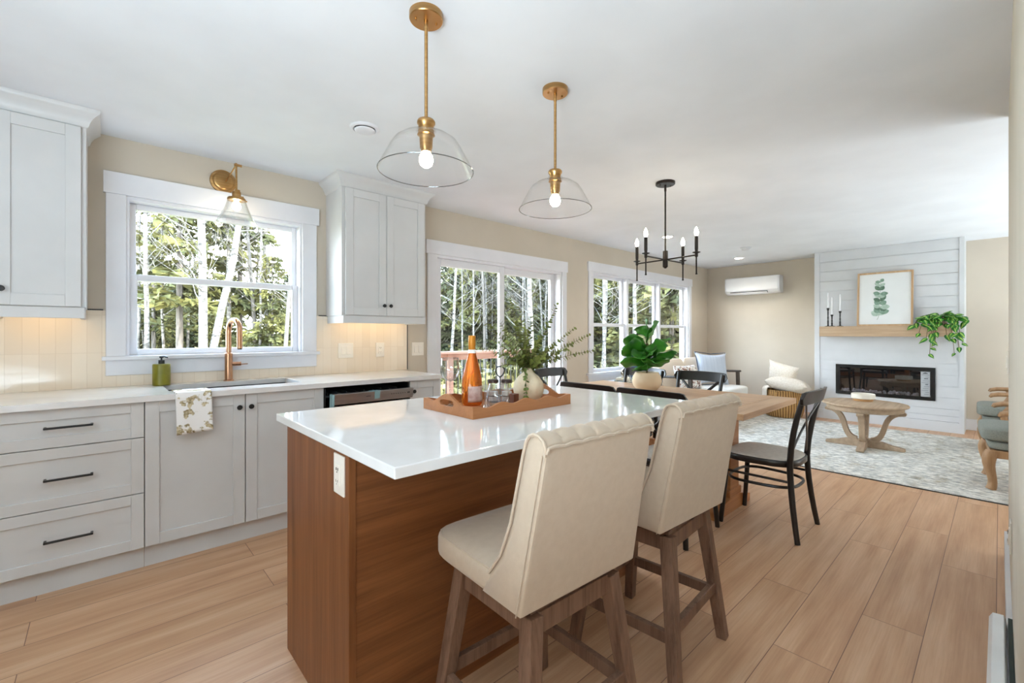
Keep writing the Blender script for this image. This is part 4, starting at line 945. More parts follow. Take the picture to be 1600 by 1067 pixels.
# ------------------------------------------------------------------ living room: rug, loveseat, side table
tag(MB().box(4.81, -0.75, 0.0003, 7.50, 2.50, 0.009).build('area_rug', [RUGM], None, flat=True, loc=(6.15, 0.9, 0.0)), 'large distressed grey and cream rug on the living room floor', 'rug')
tag(MB().box(4.797, -0.763, 0.0002, 7.513, 2.513, 0.006).build('rug_binding', M('charcoal_binding', '#3c3836', rough=0.9), None, flat=True, loc=(6.15, 0.9, 0)), 'x', 'rug')
bpy.data.objects['rug_binding'].parent = bpy.data.objects['area_rug']; bpy.data.objects['rug_binding'].location = (0, 0, 0)
for k in ('label', 'category'): del bpy.data.objects['rug_binding'][k]
CREAMS = M('cream_sofa_fabric', '#e0d0bc', '#e9dccb', rough=0.92, scale=100, bump=0.08, bscale=400)
WHITES = M('white_sofa_fabric', '#dedbd6', '#e8e6e2', rough=0.92, scale=100, bump=0.08, bscale=400)
DARKW = wood('dark_walnut_arm', '#2f2722', '#4a3f36', 'Y', rough=0.4)
def pillow_mesh(w, h_, th, ears=0.12, n=18, p=2.6):
    m = MB()
    def f(sgn):
        def g(u, v):
            a, b = 2 * u - 1, 2 * v - 1
            e = max(abs(a), abs(b)); k = (1 - abs(a) ** p) * (1 - abs(b) ** p)
            pin = 1 - ears * ((1 - b * b) * abs(a) ** 4 + 0)
            pin2 = 1 - ears * ((1 - a * a) * abs(b) ** 4)
            return Vector((a * w / 2 * pin, sgn * th / 2 * max(k, 0) ** 0.5, b * h_ / 2 * pin2))
        return g
    m.grid(f(1), n, n); m.grid(f(-1), n, n); return m
def cushion(m, x0, y0, z0, x1, y1, z1, puff=0.02, n=10):
    c = Vector(((x0+x1)/2, (y0+y1)/2, (z0+z1)/2)); hx, hy, hz = (x1-x0)/2, (y1-y0)/2, (z1-z0)/2
    def f(u, v):
        th, ph = 2*PI*u, PI*(v-0.5); sg = lambda q, e: math.copysign(abs(q) ** e, q)
        e1, e2 = 0.28, 0.22
        return c + Vector((hx * sg(math.cos(ph), e1) * sg(math.cos(th), e2), hy * sg(math.cos(ph), e1) * sg(math.sin(th), e2), hz * sg(math.sin(ph), e1 * 1.3) ))
    m.grid(f, 40, 16, closed_u=True); return m
SX0, SX1 = 5.72, 7.30
t = thing('loveseat', 'cream loveseat with dark wooden arms under the living room window', 'sofa', ((SX0 + SX1) / 2, 3.05, 0))
xm = (SX0 + SX1) / 2
for a, b in ((SX0 + 0.06, xm - 0.004), (xm + 0.004, SX1 - 0.06)):
    cushion(MB(), a, 2.56, 0.30, b, 3.20, 0.46).build('seat_cushion', WHITES, t, world=True, weld=0.0005, angle=70)
    o = cushion(MB(), a - (a + b) / 2, -0.09, 0, b - (a + b) / 2, 0.09, 0.44).build('back_cushion', CREAMS, t, weld=0.0005, angle=70)
    o.location = Vector(((a + b) / 2, 3.26, 0.43)) - Vector(t.location); o.rotation_euler = (-0.16, 0, 0)
m = MB(); m.box(SX0 + 0.05, 2.62, 0.20, SX1 - 0.05, 3.40, 0.31); m.box(SX0 + 0.05, 3.36, 0.31, SX1 - 0.05, 3.42, 0.80); m.build('frame', DARKW, t, flat=True, bevel=0.005, world=True)
for sx, x in ((1, SX0), (-1, SX1)):
    m = MB(); P = [(x, 3.40, 0.62), (x, 3.2, 0.645), (x, 2.9, 0.655), (x, 2.72, 0.66)]
    m.tube(P, [0.022, 0.026, 0.030, 0.026], 12, flat=(0.6, 1.3), up=(0, 0, 1)); m.bar((x, 2.74, 0), (x, 2.76, 0.65), 0.045, 0.045); m.bar((x, 3.40, 0), (x, 3.38, 0.62), 0.045, 0.045); m.bar((x, 2.76, 0.25), (x, 3.38, 0.25), 0.04, 0.03)
    m.build('arm', DARKW, t, world=True)
o = pillow_mesh(0.56, 0.52, 0.17, 0.2).build('throw_pillow', M('pale_blue_linen', '#b9c3d3', '#c9d2df', rough=0.92, scale=3, stretch=(40, 1, 1), bump=0.1), None, weld=0.0005, angle=70)
tag(o, 'pale blue throw pillow with pinched top leaning on the loveseat', 'pillow'); o.location = (6.93, 3.00, 0.70); o.rotation_euler = (-0.25, 0.05, -0.55)
q = [Vector((a * 0.26, 0, b * 0.26)) for a, b in [(-1, -1), (-0.9, 0), (-1, 1), (0, 0.9), (1, 1), (0.9, 0), (1, -1), (0, -0.9)]]
ed = MB().tube([p for i in range(8) for p in (q[i].lerp(q[(i+1) % 8], 0), q[i].lerp(q[(i+1) % 8], 0.5))], 0.006, 6, closed=True).build('piping', M('navy_piping', '#39465c', rough=0.9), o)
m_, n_, b_, o_ = nodes_of('floral_print'); f_ = noise_n(n_, coords(n_), 26, 3, 0.65)
n_.links.new(ramp(n_, f_, [(0.36, '#54302c'), (0.43, '#a37a6a'), (0.47, '#ece7e0'), (0.56, '#eceae6'), (0.62, '#8a8f9a')]), b_.inputs['Base Color']); b_.inputs['Roughness'].default_value = 0.92
o = pillow_mesh(0.50, 0.36, 0.16, 0.08).build('lumbar_pillow', m_, None, weld=0.0005, angle=70)
tag(o, 'floral printed cushion on the loveseat half hidden by chair backs', 'pillow'); o.location = (6.10, 2.98, 0.625); o.rotation_euler = (-0.35, 0.0, -0.15)
# side table by the window with books, egg ornament and blue vase
t = thing('side_table', 'pale grey side table standing under the living room window', 'side table', (5.12, 3.32, 0))
GREYT = M('grey_painted_wood', '#a9a9aa', rough=0.5)
MB().box(4.72, 3.06, 0.585, 5.56, 3.58, 0.612).build('top', GREYT, t, flat=True, bevel=0.004, world=True)
for x in (4.76, 5.52):
    for y in (3.10, 3.54): MB().bar((x, y, 0), (x, y, 0.585), 0.032, 0.032, w2=0.045, d2=0.045).build('leg', GREYT, t, flat=True, world=True)
MB().box(4.77, 3.10, 0.525, 5.51, 3.54, 0.584).build('apron', GREYT, t, flat=True, world=True)
for k, (z, c, w, lb) in enumerate(((0.6125, '#6f7a74', 0.26, 'grey green hardcover book lying on the side table'), (0.6435, '#c9bda8', 0.22, 'beige hardcover book lying on top of the grey green book'))):
    b = thing('book', lb, 'book', (4.98, 3.28, z), 0.2 + 0.15 * k)
    m = MB(); m.box(-w/2, -0.085, 0, w/2, 0.085, 0.003); m.box(-w/2, -0.085, 0.027, w/2, 0.085, 0.030); m.box(-w/2, -0.085, 0.003, -w/2 + 0.004, 0.085, 0.027)
    m.build('cover', M('book_cloth_%s' % ('green', 'beige')[k], c, rough=0.8), b, flat=True)
    MB().box(-w/2 + 0.004, -0.08, 0.0032, w/2 - 0.005, 0.08, 0.0268).build('pages', M('book_pages', '#d9d2c4', rough=0.9, scale=3, stretch=(1, 1, 200)), b, flat=True)
t = thing('egg_ornament', 'small silvery egg ornament on the books by the window', 'ornament', (4.97, 3.28, 0.674))
MB().lathe([(0, 0), (0.040, 0), (0.040, 0.008), (0.012, 0.012), (0.012, 0.02), (0, 0.02)], n=24).build('foot', M('antique_brass', '#8b7a5c', rough=0.35, metal=0.9), t)
MB().lathe([(0.045 * math.sin(PI*i/14) * (1 - 0.12 * math.cos(PI*i/14) * -1), 0.068 - 0.052 * math.cos(PI*i/14)) for i in range(15)], n=24).build('egg', M('silvered_egg', '#8d8274', '#c9c0b2', rough=0.2, metal=0.9, scale=20), t)
t = thing('blue_glass_vase', 'blue glass vase on the side table behind the fig', 'vase', (5.28, 3.30, 0.6125))
BLG = thin_glass('blue_glass', (0.42, 0.62, 0.80), 0.6, 0.05, 3)
pf = [(0, 0.002), (0.06, 0.002), (0.072, 0.02), (0.085, 0.10), (0.088, 0.16), (0.070, 0.23), (0.050, 0.27), (0.058, 0.32), (0.075, 0.345)]
MB().lathe(pf + [(max(0, r - 0.003), z + 0.003) for r, z in pf[::-1]], n=36).build('body', BLG, t)

# coffee table and bowl
cx_, cy_ = 6.12, 1.0
t = thing('coffee_table', 'round weathered pine pedestal coffee table on the rug', 'coffee table', (cx_, cy_, 0.0095))
MB().lathe([(0, 0.440), (0.43, 0.440), (0.435, 0.450), (0.455, 0.452), (0.472, 0.458), (0.478, 0.468), (0.470, 0.478), (0.455, 0.481), (0, 0.482)], n=72).build('table_top', PINE, t)
MB().lathe([(0, 0.400), (0.415, 0.400), (0.425, 0.410), (0.425, 0.4395), (0, 0.4395)], n=72).build('apron', PINE, t)
for k in range(4):
    a = PI / 2 * k + 0.06; R_ = Matrix.Rotation(a, 3, 'Z')
    P = bez((0.075, 0, 0.075), (0.27, 0, 0.10), (0.16, 0, 0.33), (0.36, 0, 0.385), 14) + [Vector((0.40, 0, 0.388)), Vector((0.425, 0, 0.386))]
    m = MB(); ring = []
    for i, p in enumerate(P):
        tg = (P[min(i+1, len(P)-1)] - P[max(i-1, 0)]).normalized(); nn = Vector((-tg.z, 0, tg.x)); th = 0.030 - 0.012 * max(0, (i - 10) / 6)
        ring.append([R_ @ (p + nn * th * s2 + Vector((0, 0.034 * s1, 0))) for s1, s2 in ((-1, -1), (1, -1), (1, 1), (-1, 1))])
    V = [[m.bm.verts.new(p) for p in r] for r in ring]
    for A, B in zip(V, V[1:]):
        for j in range(4): m.bm.faces.new((A[j], A[(j+1) % 4], B[(j+1) % 4], B[j]))
    m.bm.faces.new(V[0][::-1]); m.bm.faces.new(V[-1])
    lg = m.build('leg', PINEZ, t, bevel=0.004)
    MB().tube([R_ @ Vector((0.428, -0.036, 0.388)), R_ @ Vector((0.428, 0.036, 0.388))], 0.016, 14).build('scroll', PINEZ, lg)
    P = [(0, 0.0), (0.42, 0), (0.435, 0.010), (0.43, 0.030), (0.38, 0.038), (0.30, 0.048), (0.20, 0.075), (0, 0.080)]
    m = MB(); m.hull([R_ @ Vector((x, -0.042 , z)) for x, z in P], [R_ @ Vector((x, 0.042, z)) for x, z in P]); m.build('foot', PINE, t, bevel=0.004)
t.scale = (0.79, 0.79, 1)
t = thing('decorative_bowl', 'low cream bowl with wooden base on the coffee table', 'bowl', (6.26, 1.03, 0.4918))
MB().lathe([(0, 0.0), (0.085, 0.0), (0.092, 0.022), (0.0, 0.022)], n=40).build('base', M('honey_wood', '#b98a58', '#c99c6c', rough=0.5), t)
MB().lathe([(0, 0.0225), (0.095, 0.0225), (0.108, 0.030), (0.108, 0.075), (0.104, 0.080), (0.098, 0.075), (0.096, 0.036), (0, 0.034)], n=40).build('bowl_body', M('cream_glaze', '#e4ddd0', rough=0.35), t)

# armchairs beyond the partition
def make_armchair():
    t = thing('armchair', 'x', 'armchair')                                        # faces +Y
    for sx in (-1, 1):
        P = bez((sx * 0.27, 0.30, 0.30), (sx * 0.30, 0.36, 0.20), (sx * 0.25, 0.27, 0.10), (sx * 0.265, 0.31, 0), 10)
        MB().tube(P, [0.040, 0.042, 0.041, 0.038, 0.034, 0.031, 0.028, 0.027, 0.027, 0.029, 0.032], 12).build('front_leg', CHAIRW, t)
        MB().tube([(sx * 0.25, -0.30, 0.30), (sx * 0.25, -0.34, 0.15), (sx * 0.25, -0.40, 0)], [0.032, 0.028, 0.024], 10).build('rear_leg', CHAIRW, t)
        m = MB(); m.tube(bez((sx * 0.315, 0.17, 0.36), (sx * 0.33, 0.20, 0.46), (sx * 0.315, 0.06, 0.52), (sx * 0.32, 0.13, 0.615), 8), [0.028] * 3 + [0.024] * 6, 10)
        m.tube([(sx * 0.29, -0.36, 0.665), (sx * 0.32, -0.12, 0.635), (sx * 0.325, 0.10, 0.622), (sx * 0.32, 0.21, 0.618), (sx * 0.315, 0.255, 0.606), (sx * 0.312, 0.268, 0.588)], [0.026, 0.030, 0.036, 0.038, 0.034, 0.020], 14, flat=(0.6, 1.2), up=(0, 0, 1))
        m.build('arm', CHAIRW, t)
    m = MB(); m.box(-0.30, -0.32, 0.255, 0.30, 0.315, 0.315); m.build('seat_frame', CHAIRW, t, flat=True, bevel=0.006)
    cushion(MB(), -0.295, -0.31, 0.312, 0.295, 0.325, 0.385).build('seat_deck', GREYUP, t, weld=0.0005, angle=70)
    cushion(MB(), -0.30, -0.27, 0.378, 0.30, 0.365, 0.49).build('seat_cushion', GREYUP, t, weld=0.0005, angle=70)
    o = cushion(MB(), -0.28, -0.055, 0, 0.28, 0.055, 0.50).build('back_cushion', GREYUP, t, weld=0.0005, angle=70); o.location = (0, -0.30, 0.46); o.rotation_euler = (0.22, 0, 0)
    m = MB()
    for sx in (-1, 1): m.bar((sx * 0.285, -0.31, 0.30), (sx * 0.27, -0.44, 0.98), 0.035, 0.035)
    m.bar((-0.28, -0.44, 0.97), (0.28, -0.44, 0.97), 0.04, 0.035); m.bar((-0.28, -0.36, 0.46), (0.28, -0.36, 0.46), 0.03, 0.03)
    m.build('back_frame', CHAIRW, t, flat=True, bevel=0.005)
    return t
a0 = make_armchair(); a0.location = (5.46, -0.245, 0.0095); a0.rotation_euler = (0, 0, 0.06)
a0['label'] = 'grey upholstered wooden armchair at the rug edge, the one closer to the dining table'; a0['group'] = 'armchairs beyond the partition wall'
a1 = copy_tree(a0); a1.location = (6.98, -0.195, 0.0095); a1.rotation_euler = (0, 0, 0.02); a1['label'] = 'grey upholstered wooden armchair beside the fireplace wall'

# basket with cushion and throw
t = thing('woven_basket', 'woven seagrass basket holding cream pillows beside the shiplap fireplace', 'basket', (7.55, 2.19, 0.0))
pf = [(0, 0.004), (0.20, 0.0), (0.235, 0.02), (0.262, 0.12), (0.262, 0.24), (0.245, 0.36), (0.238, 0.40), (0.230, 0.405), (0.232, 0.36), (0.248, 0.24), (0.248, 0.12), (0.22, 0.03), (0, 0.02)]
MB().lathe(pf, n=56).build('basket_body', WICKER, t)
hd = Vector((-0.262, -0.02, 0.30)); m = MB()
m.tube([hd + Vector((-0.012, 0.055 * math.cos(2*PI*k/24), 0.055 * math.sin(2*PI*k/24) + 0.05)) for k in range(24)], 0.007, 8, closed=True); m.build('ring_handle', WICKER, t)
BOUC = M('cream_boucle', '#d9ccbb', '#eae0d2', rough=0.98, scale=70, bump=0.6, bscale=130)
o = pillow_mesh(0.56, 0.50, 0.22, 0.08).build('throw_pillow', BOUC, None, weld=0.0005, angle=70)
tag(o, 'cream tufted pillow lying flat across the top of the basket', 'pillow'); o.location = (7.53, 2.13, 0.475); o.rotation_euler = (PI / 2 - 0.15, 0.12, -PI / 2 + 0.1)
o = pillow_mesh(0.44, 0.42, 0.16, 0.10).build('throw_pillow', BOUC, None, weld=0.0005, angle=70)
tag(o, 'cream tufted pillow standing upright behind the flat pillow in the basket', 'pillow'); o.location = (7.70, 2.25, 0.60); o.rotation_euler = (0.35, 0.25, -PI / 2 - 0.15)
def thr(u, v):
    s_ = v; a = 2.6 + 0.9 * u
    r = 0.235 + (0.04 if s_ > 0.35 else 0.04 * s_ / 0.35); z = 0.425 - max(0, s_ - 0.3) * 0.30 + 0.02 * math.sin(PI * min(1, s_ / 0.35))
    r = r - (0.16 * (1 - s_ / 0.3) if s_ < 0.3 else 0) + 0.006 * math.sin(u * 26)
    return Vector((r * math.cos(a - 1.0), r * math.sin(a - 1.0), z))
m = MB(); m.grid(thr, 30, 14)
tag(m.build('throw_blanket', BOUC, None, solid=0.010, angle=80), 'cream throw hanging over the loveseat side of the basket rim', 'blanket').location = (7.55, 2.19, 0.0)

# ------------------------------------------------------------------ fireplace wall
t = thing('mantel_shelf', 'chunky light oak mantel beam on the white shiplap', 'mantel', (XP - 0.12, 1.075, 1.203))
m = MB(); m.box(7.62, 0.388, 1.203, XP - 0.0145 + 0.010, 1.758, 1.345); m.build('beam', MANTELW, t, flat=True, bevel=0.003, world=True)
t = thing('electric_fireplace', 'black framed linear electric fireplace set in the shiplap', 'fireplace', (XP, 1.078, 0.38))
FRM = M('fireplace_black', '#0f0e0e', rough=0.25, scale=6)
m = MB(); fy0, fy1, fz0, fz1 = 0.553, 1.603, 0.380, 0.805; w = 0.045; x0_, x1_ = XP - 0.022, XP - 0.0045
for b in ((fy0, fz0, fy1, fz0 + w), (fy0, fz1 - w, fy1, fz1), (fy0, fz0 + w, fy0 + w, fz1 - w), (fy1 - w, fz0 + w, fy1, fz1 - w)): m.box(x0_, b[0], b[1], x1_, b[2], b[3])
m.build('frame', FRM, t, flat=True, bevel=0.002, world=True)
m = MB(); m.box(XP + 0.18, FB[0], FB[2], XP + 0.199, FB[1], FB[3]); m.box(XP, FB[0], FB[2], XP + 0.18, FB[1], FB[2] + 0.02); m.box(XP, FB[0], FB[3] - 0.01, XP + 0.18, FB[1], FB[3])
m.build('firebox', M('firebox_dark', '#1b1a1a', rough=0.5), t, flat=True, world=True)
m = MB(); rs = random.Random(5)
for k in range(95):
    c = Vector((XP + rs.uniform(0.02, 0.10), rs.uniform(FB[0] + 0.05, FB[1] - 0.04), FB[2] + 0.02 + rs.uniform(0.012, 0.042))); r = rs.uniform(0.012, 0.022)
    m.lathe([(0, -r), (r * .8, -r * .4), (r, r * .2), (r * .5, r * .8), (0, r)], c, 5)
tag(m.build('crystals', M('ember_crystals', '#d5d5d8', rough=0.15, scale=30), t, flat=True, world=True), kind='stuff')
MB().box(XP - 0.012, FB[0] + 0.03, FB[2] + 0.03, XP - 0.008, FB[1] - 0.03, FB[3] - 0.03).build('glass_front', thin_glass('smoked_glass', (0.80, 0.80, 0.82), 0.7, 0.11, 3), t, flat=True, world=True)
m = MB(); m.box(XP - 0.0145, 0.604, 0.428, XP - 0.0122, 0.692, 0.748); lb = m.build('energy_label', M('label_grey', '#aeb0b3', rough=0.5), t, flat=True, world=True)
m = MB()
m.prism([(XP - 0.0150, 0.618, 0.722), (XP - 0.0150, 0.678, 0.722), (XP - 0.0150, 0.664, 0.734), (XP - 0.0150, 0.648, 0.742), (XP - 0.0150, 0.632, 0.734)], (0.0006, 0, 0))
for k in range(11):
    z = 0.705 - k * 0.025; a = 0.612 + 0.004 * (k % 3); b = 0.684 - 0.012 * ((k * 7) % 4); m.box(XP - 0.0150, a, z, XP - 0.0144, b, z + (0.011 if k in (2, 5) else 0.004))
m.build('print', M('label_ink', '#4e5155', rough=0.6), lb, flat=True, world=True)
# framed print leaning on the mantel
t = thing('framed_print', 'framed botanical print of a green sprig leaning on the mantel', 'picture', (7.735, 1.05, 1.3453))
PW, PH, FWD = 0.585, 0.735, 0.022
pic = bpy.data.objects
def tilt(o): o.rotation_euler = (0, math.radians(5.0), 0); return o
m = MB(); m.box(-0.012, -PW/2, 0, 0.016, -PW/2 + FWD, PH); m.box(-0.012, PW/2 - FWD, 0, 0.016, PW/2, PH); m.box(-0.012, -PW/2 + FWD, 0, 0.016, PW/2 - FWD, FWD); m.box(-0.012, -PW/2 + FWD, PH - FWD, 0.016, PW/2 - FWD, PH)
tilt(m.build('frame', FRAMEW, t, flat=True, bevel=0.002))
pp = tilt(MB().box(0.004, -PW/2 + FWD, FWD, 0.010, PW/2 - FWD, PH - FWD).build('paper', M('print_paper', '#e6e8e8', rough=0.55, scale=2), t, flat=True))
m = MB(); rs = random.Random(21); X_ = 0.0035
stem = bez((X_, 0.075, 0.085), (X_, 0.02, 0.20), (X_, 0.06, 0.36), (X_, 0.04, 0.60), 24)
m.tube(stem, 0.0022, 5)
m.mi = 1
def flat_leaf(p, ang, L, W):
    N = 10; d = Vector((0, math.cos(ang), math.sin(ang))); s_ = Vector((0, -d.z, d.y)); pts = []
    for i in range(N + 1): u = i / N; pts.append(p + d * L * u + s_ * W * 0.5 * math.sin(PI * u) ** 0.7)
    for i in range(N - 1, 0, -1): u = i / N; pts.append(p + d * L * u - s_ * W * 0.5 * math.sin(PI * u) ** 0.7)
    m.face(pts)
for i in range(4, 25, 2):
    L = 0.115 - 0.050 * (i - 5) / 19; m.mi = 1 + (i % 3)
    for s_ in (1, -1): flat_leaf(stem[i] + Vector((-0.0003 - 0.0001 * i, 0, 0)), PI / 2 + s_ * rs.uniform(0.55, 1.5), L * rs.uniform(.75, 1.1), L * rs.uniform(.5, .72))
tilt(m.build('botanical_drawing', [M('sprig_stem', '#8d9a86', rough=0.7), M('sprig_sage', '#6d8a77', '#8ba795', rough=0.7, scale=30), M('sprig_pale', '#9fb5a6', '#b7c8bb', rough=0.7, scale=30), M('sprig_deep', '#4d6a57', '#6d8672', rough=0.7, scale=30)], pp, flat=True)).rotation_euler = (0, 0, 0)
# candlesticks
for (y, zb, zc, lb) in ((1.675, 1.612, 1.835, 'tallest black candlestick with white taper at the mantel end'), (1.628, 1.515, 1.765, 'shortest black candlestick, between the two others on the mantel'), (1.532, 1.563, 1.803, 'medium height black candlestick closest to the framed print')):
    t = thing('candlestick', lb, 'candlestick', (7.725, y, 1.3453), 0, 'candlesticks on the mantel'); H = zb - 1.3453
    MB().lathe([(0, 0), (0.040, 0), (0.040, 0.004), (0.014, 0.010), (0.009, 0.02), (0.0105, H * 0.3), (0.007, H * 0.34), (0.010, H * 0.5), (0.007, H * 0.55), (0.009, H * 0.78), (0.007, H * 0.82), (0.016, H - 0.016), (0.0165, H), (0, H)], n=24).build('holder', BLACKM, t)
    MB().lathe([(0, H), (0.0105, H), (0.009, zc - 1.3453 - 0.01), (0.004, zc - 1.3453 - 0.001), (0, zc - 1.3453)], n=18).build('taper_candle', M('white_wax', '#eeeef0', rough=0.45), t)
# trailing pothos
t = thing('trailing_pothos', 'variegated trailing pothos spilling from the fireplace mantel', 'potted plant', (7.70, 0.50, 1.3453))
MB().lathe([(0, 0), (0.055, 0), (0.062, 0.01), (0.075, 0.09), (0.078, 0.095), (0.070, 0.095), (0.068, 0.08), (0, 0.08)], n=32).build('pot', M('taupe_pot', '#7d6858', rough=0.7), t)
def heart(m, p, d, up, L, W):
    d = d.normalized(); s_ = d.cross(up)
    if s_.length < .05: s_ = d.cross(Vector((1, 0, 0)))
    s_.normalize(); n_ = s_.cross(d); out_ = [(0.0, 0.0), (-0.06, .22), (0.05, .43), (0.25, .5), (0.5, .42), (0.75, .22), (1.0, 0)]
    Cn = [m.bm.verts.new(p + d * L * u) for u in (0.0, 0.25, 0.5, 0.75)]; tip = m.bm.verts.new(p + d * L - n_ * L * .12)
    for sg in (1, -1):
        E = [m.bm.verts.new(p + d * L * u + s_ * sg * W * w - n_ * W * (.20 * w + .12 * u * u)) for u, w in out_[1:6]]
        I_ = [m.bm.verts.new(p + d * L * u + s_ * sg * W * w * 0.30 + n_ * W * .02) for u, w in ((0.06, .3), (0.25, .5), (0.5, .42), (0.75, .22))]
        def F(vs, k): m.bm.faces.new(vs if sg > 0 else vs[::-1]).material_index = k
        F([Cn[0], Cn[1], I_[1], I_[0]], 2); F([Cn[1], Cn[2], I_[2], I_[1]], 2); F([Cn[2], Cn[3], I_[3], I_[2]], 2); F([Cn[3], tip, I_[3]], 2)
        F([Cn[0], I_[0], E[0]], 1); F([I_[0], I_[1], E[2], E[1], E[0]], 1); F([I_[1], I_[2], E[3], E[2]], 1); F([I_[2], I_[3], E[4], E[3]], 1); F([I_[3], tip, E[4]], 1)
VIN = [(-.06, .22, .03), (-.05, -.21, .03), (-.10, .09, -.36), (-.11, -.13, -.34), (-.10, .04, -.22), (-.10, .19, -.10), (-.10, -.20, -.22), (-.08, -.06, -.12), (-.11, .12, -.16), (-.02, .05, .13), (0, -.07, .14), (-.02, .14, .10), (-.03, -.15, .10), (-.11, -.16, -.10), (-.1, .0, .03), (-.10, -.17, -.27), (-.10, .07, -.28), (-.09, .24, .0), (-.09, -.24, .06)]
VM = [STEMB, M('pothos_green', '#1d5c17', '#37852a', rough=0.35, scale=30), M('pothos_variegation', '#7fae3f', '#b7d06a', rough=0.4, scale=50)]
rs = random.Random(9)
for (dx, dy, dz) in VIN:
    a = Vector((0, 0, 0.09)); e = Vector((dx, dy, dz)); mid = Vector((dx * 1.05, dy * 0.75, 0.13 if dz < 0.05 else 0.10 + dz * 0.4))
    pts = bez(a, a.lerp(mid, .6) + Vector((0, 0, 0.05)), mid, e, 14); m = MB(); m.tube(pts, 0.003, 5)
    n_l = max(3, int((e - a).length / 0.060)) + 1
    for i in range(1, n_l + 1):
        j = min(14, max(3, int(14 * (0.2 + 0.8 * i / n_l)))); p = pts[j]; d = (pts[j] - pts[j-1]).normalized()
        dd = d * 0.55 + Vector((rs.uniform(-.9, -.1), rs.uniform(-.8, .8), rs.uniform(-.5, .15)))
        L = rs.uniform(0.075, 0.105) * (0.75 if i == n_l and dz < -.2 else 1)
        if p.x + t.location.x + dd.normalized().x * L > XP - 0.03: dd.x = -abs(dd.x)
        heart(m, p, dd, Vector((-0.6, rs.uniform(-.3, .3), 0.8)), L, L * 0.66)
    m.build('vine', VM, t, angle=80)
# heat pump
t = thing('heat_pump', 'white wall mounted heat pump head on the far beige wall', 'air conditioner', (XF, 2.83, 2.06))
pf = [(-0.0005, -0.145), (-0.09, -0.150), (-0.165, -0.128), (-0.205, -0.085), (-0.212, 0.0), (-0.205, 0.125), (-0.19, 0.140), (-0.0005, 0.145)]
ACW = M('ac_white_plastic', '#e8e8ea', rough=0.35, scale=2)
MB().hull([(x, -0.405, z) for x, z in pf], [(x, 0.405, z) for x, z in pf]).build('body', ACW, t, bevel=0.006, angle=30)
for s_ in (-1, 1): MB().hull([(x * 0.985, s_ * 0.4055, z * 0.985) for x, z in pf], [(x * 0.975, s_ * 0.428, z * 0.97) for x, z in pf]).build('end_cap', M('ac_end_plastic', '#dcdce0', rough=0.4, scale=2), t, bevel=0.006, angle=30)
MB().hull([(-0.190, -0.25, -0.110), (-0.165, -0.25, -0.131), (-0.155, -0.25, -0.120), (-0.180, -0.25, -0.100)], [(-0.190, 0.34, -0.110), (-0.165, 0.34, -0.131), (-0.155, 0.34, -0.120), (-0.180, 0.34, -0.100)]).build('air_slot', M('slot_dark', '#333336', rough=0.6), t, flat=True).location = (-0.009, 0, -0.004)
MB().hull([(-0.200, -0.25, -0.106), (-0.172, -0.25, -0.131), (-0.176, -0.25, -0.136), (-0.205, -0.25, -0.110)], [(-0.200, 0.34, -0.106), (-0.172, 0.34, -0.131), (-0.176, 0.34, -0.136), (-0.205, 0.34, -0.110)]).build('louver', ACW, t, flat=True).location = (-0.016, 0, -0.012)
# baseboard heater by the camera
t = thing('baseboard_heater', 'white electric baseboard heater along the partition wall', 'heater', (2.0, YR, 0))
m = MB(); y0_ = YR + 0.0165
m.hull([(1.42, y0_, 0.02), (1.42, 0.026, 0.02), (1.42, 0.028, 0.150), (1.42, 0.018, 0.170), (1.42, y0_ + 0.006, 0.172), (1.42, y0_, 0.160)], [(2.515, y0_, 0.02), (2.515, 0.026, 0.02), (2.515, 0.028, 0.150), (2.515, 0.018, 0.170), (2.515, y0_ + 0.006, 0.172), (2.515, y0_, 0.160)])
m.build('housing', M('heater_white', '#e3e5e6', rough=0.35), t, flat=True, bevel=0.002, world=True)
m = MB()
for x in (1.5, 2.44): m.box(x, y0_ + 0.004, 0, x + 0.03, 0.02, 0.0195)
m.build('foot', WHITE, t, flat=True, world=True)
MB().box(1.43, YR + 0.0005, 0.141, 2.505, YR + 0.012, 0.170).build('painted_gap_shade', M('heater_shadow_gap', '#27302a', rough=0.7), t, flat=True, world=True)  # dark strip paints the shade in the gap between heater and wall

# ------------------------------------------------------------------ outdoors: deck, ground, woods
def gz(x, y): return -0.95 + 0.045 * max(0, y - 9) + 0.25 * noise.noise(Vector((x * 0.12, y * 0.12, 0)))
m = MB(); NX, NY = 60, 46
m.grid(lambda u, v: Vector((-40 + 110 * u, WY + 0.2 + 56 * v, gz(-40 + 110 * u, WY + 0.2 + 56 * v))), NX, NY)
o = m.build('ground', M('leaf_littered_grass', '#5c5a2e', '#8a7c52', rough=1, scale=1.3, lo=0.4, hi=0.6, bump=0.5, bscale=20), None); o['kind'] = 'structure'
t = thing('deck', 'cedar deck with black balusters outside the patio door', 'deck', (3.8, 4.75, -0.16))
for k in range(14): MB().box(1.5, 3.83 + k * 0.142, -0.20, 7.0, 3.965 + k * 0.142, -0.165).build('deck_board', CEDAR, t, flat=True, world=True)
m = MB(); m.box(1.5, 3.83, -0.40, 7.0, 3.87, -0.2005); m.box(1.5, 5.75, -0.40, 7.0, 5.80, -0.2005); m.build('joist', CEDAR, t, flat=True, world=True)
for x in (2.2, 3.95, 5.7): MB().box(x - 0.045, 5.70, -1.3, x + 0.045, 5.79, 0.93).build('post', CEDAR, t, flat=True, world=True)
MB().box(2.1, 5.665, 0.93, 5.85, 5.82, 0.968).build('rail_cap', CEDAR, t, flat=True, bevel=0.003, world=True)
MB().box(2.1, 5.725, 0.83, 5.85, 5.765, 0.929).build('rail', CEDAR, t, flat=True, world=True)
MB().box(2.2, 5.725, -0.10, 5.70, 5.765, -0.02).build('rail', CEDAR, t, flat=True, world=True)
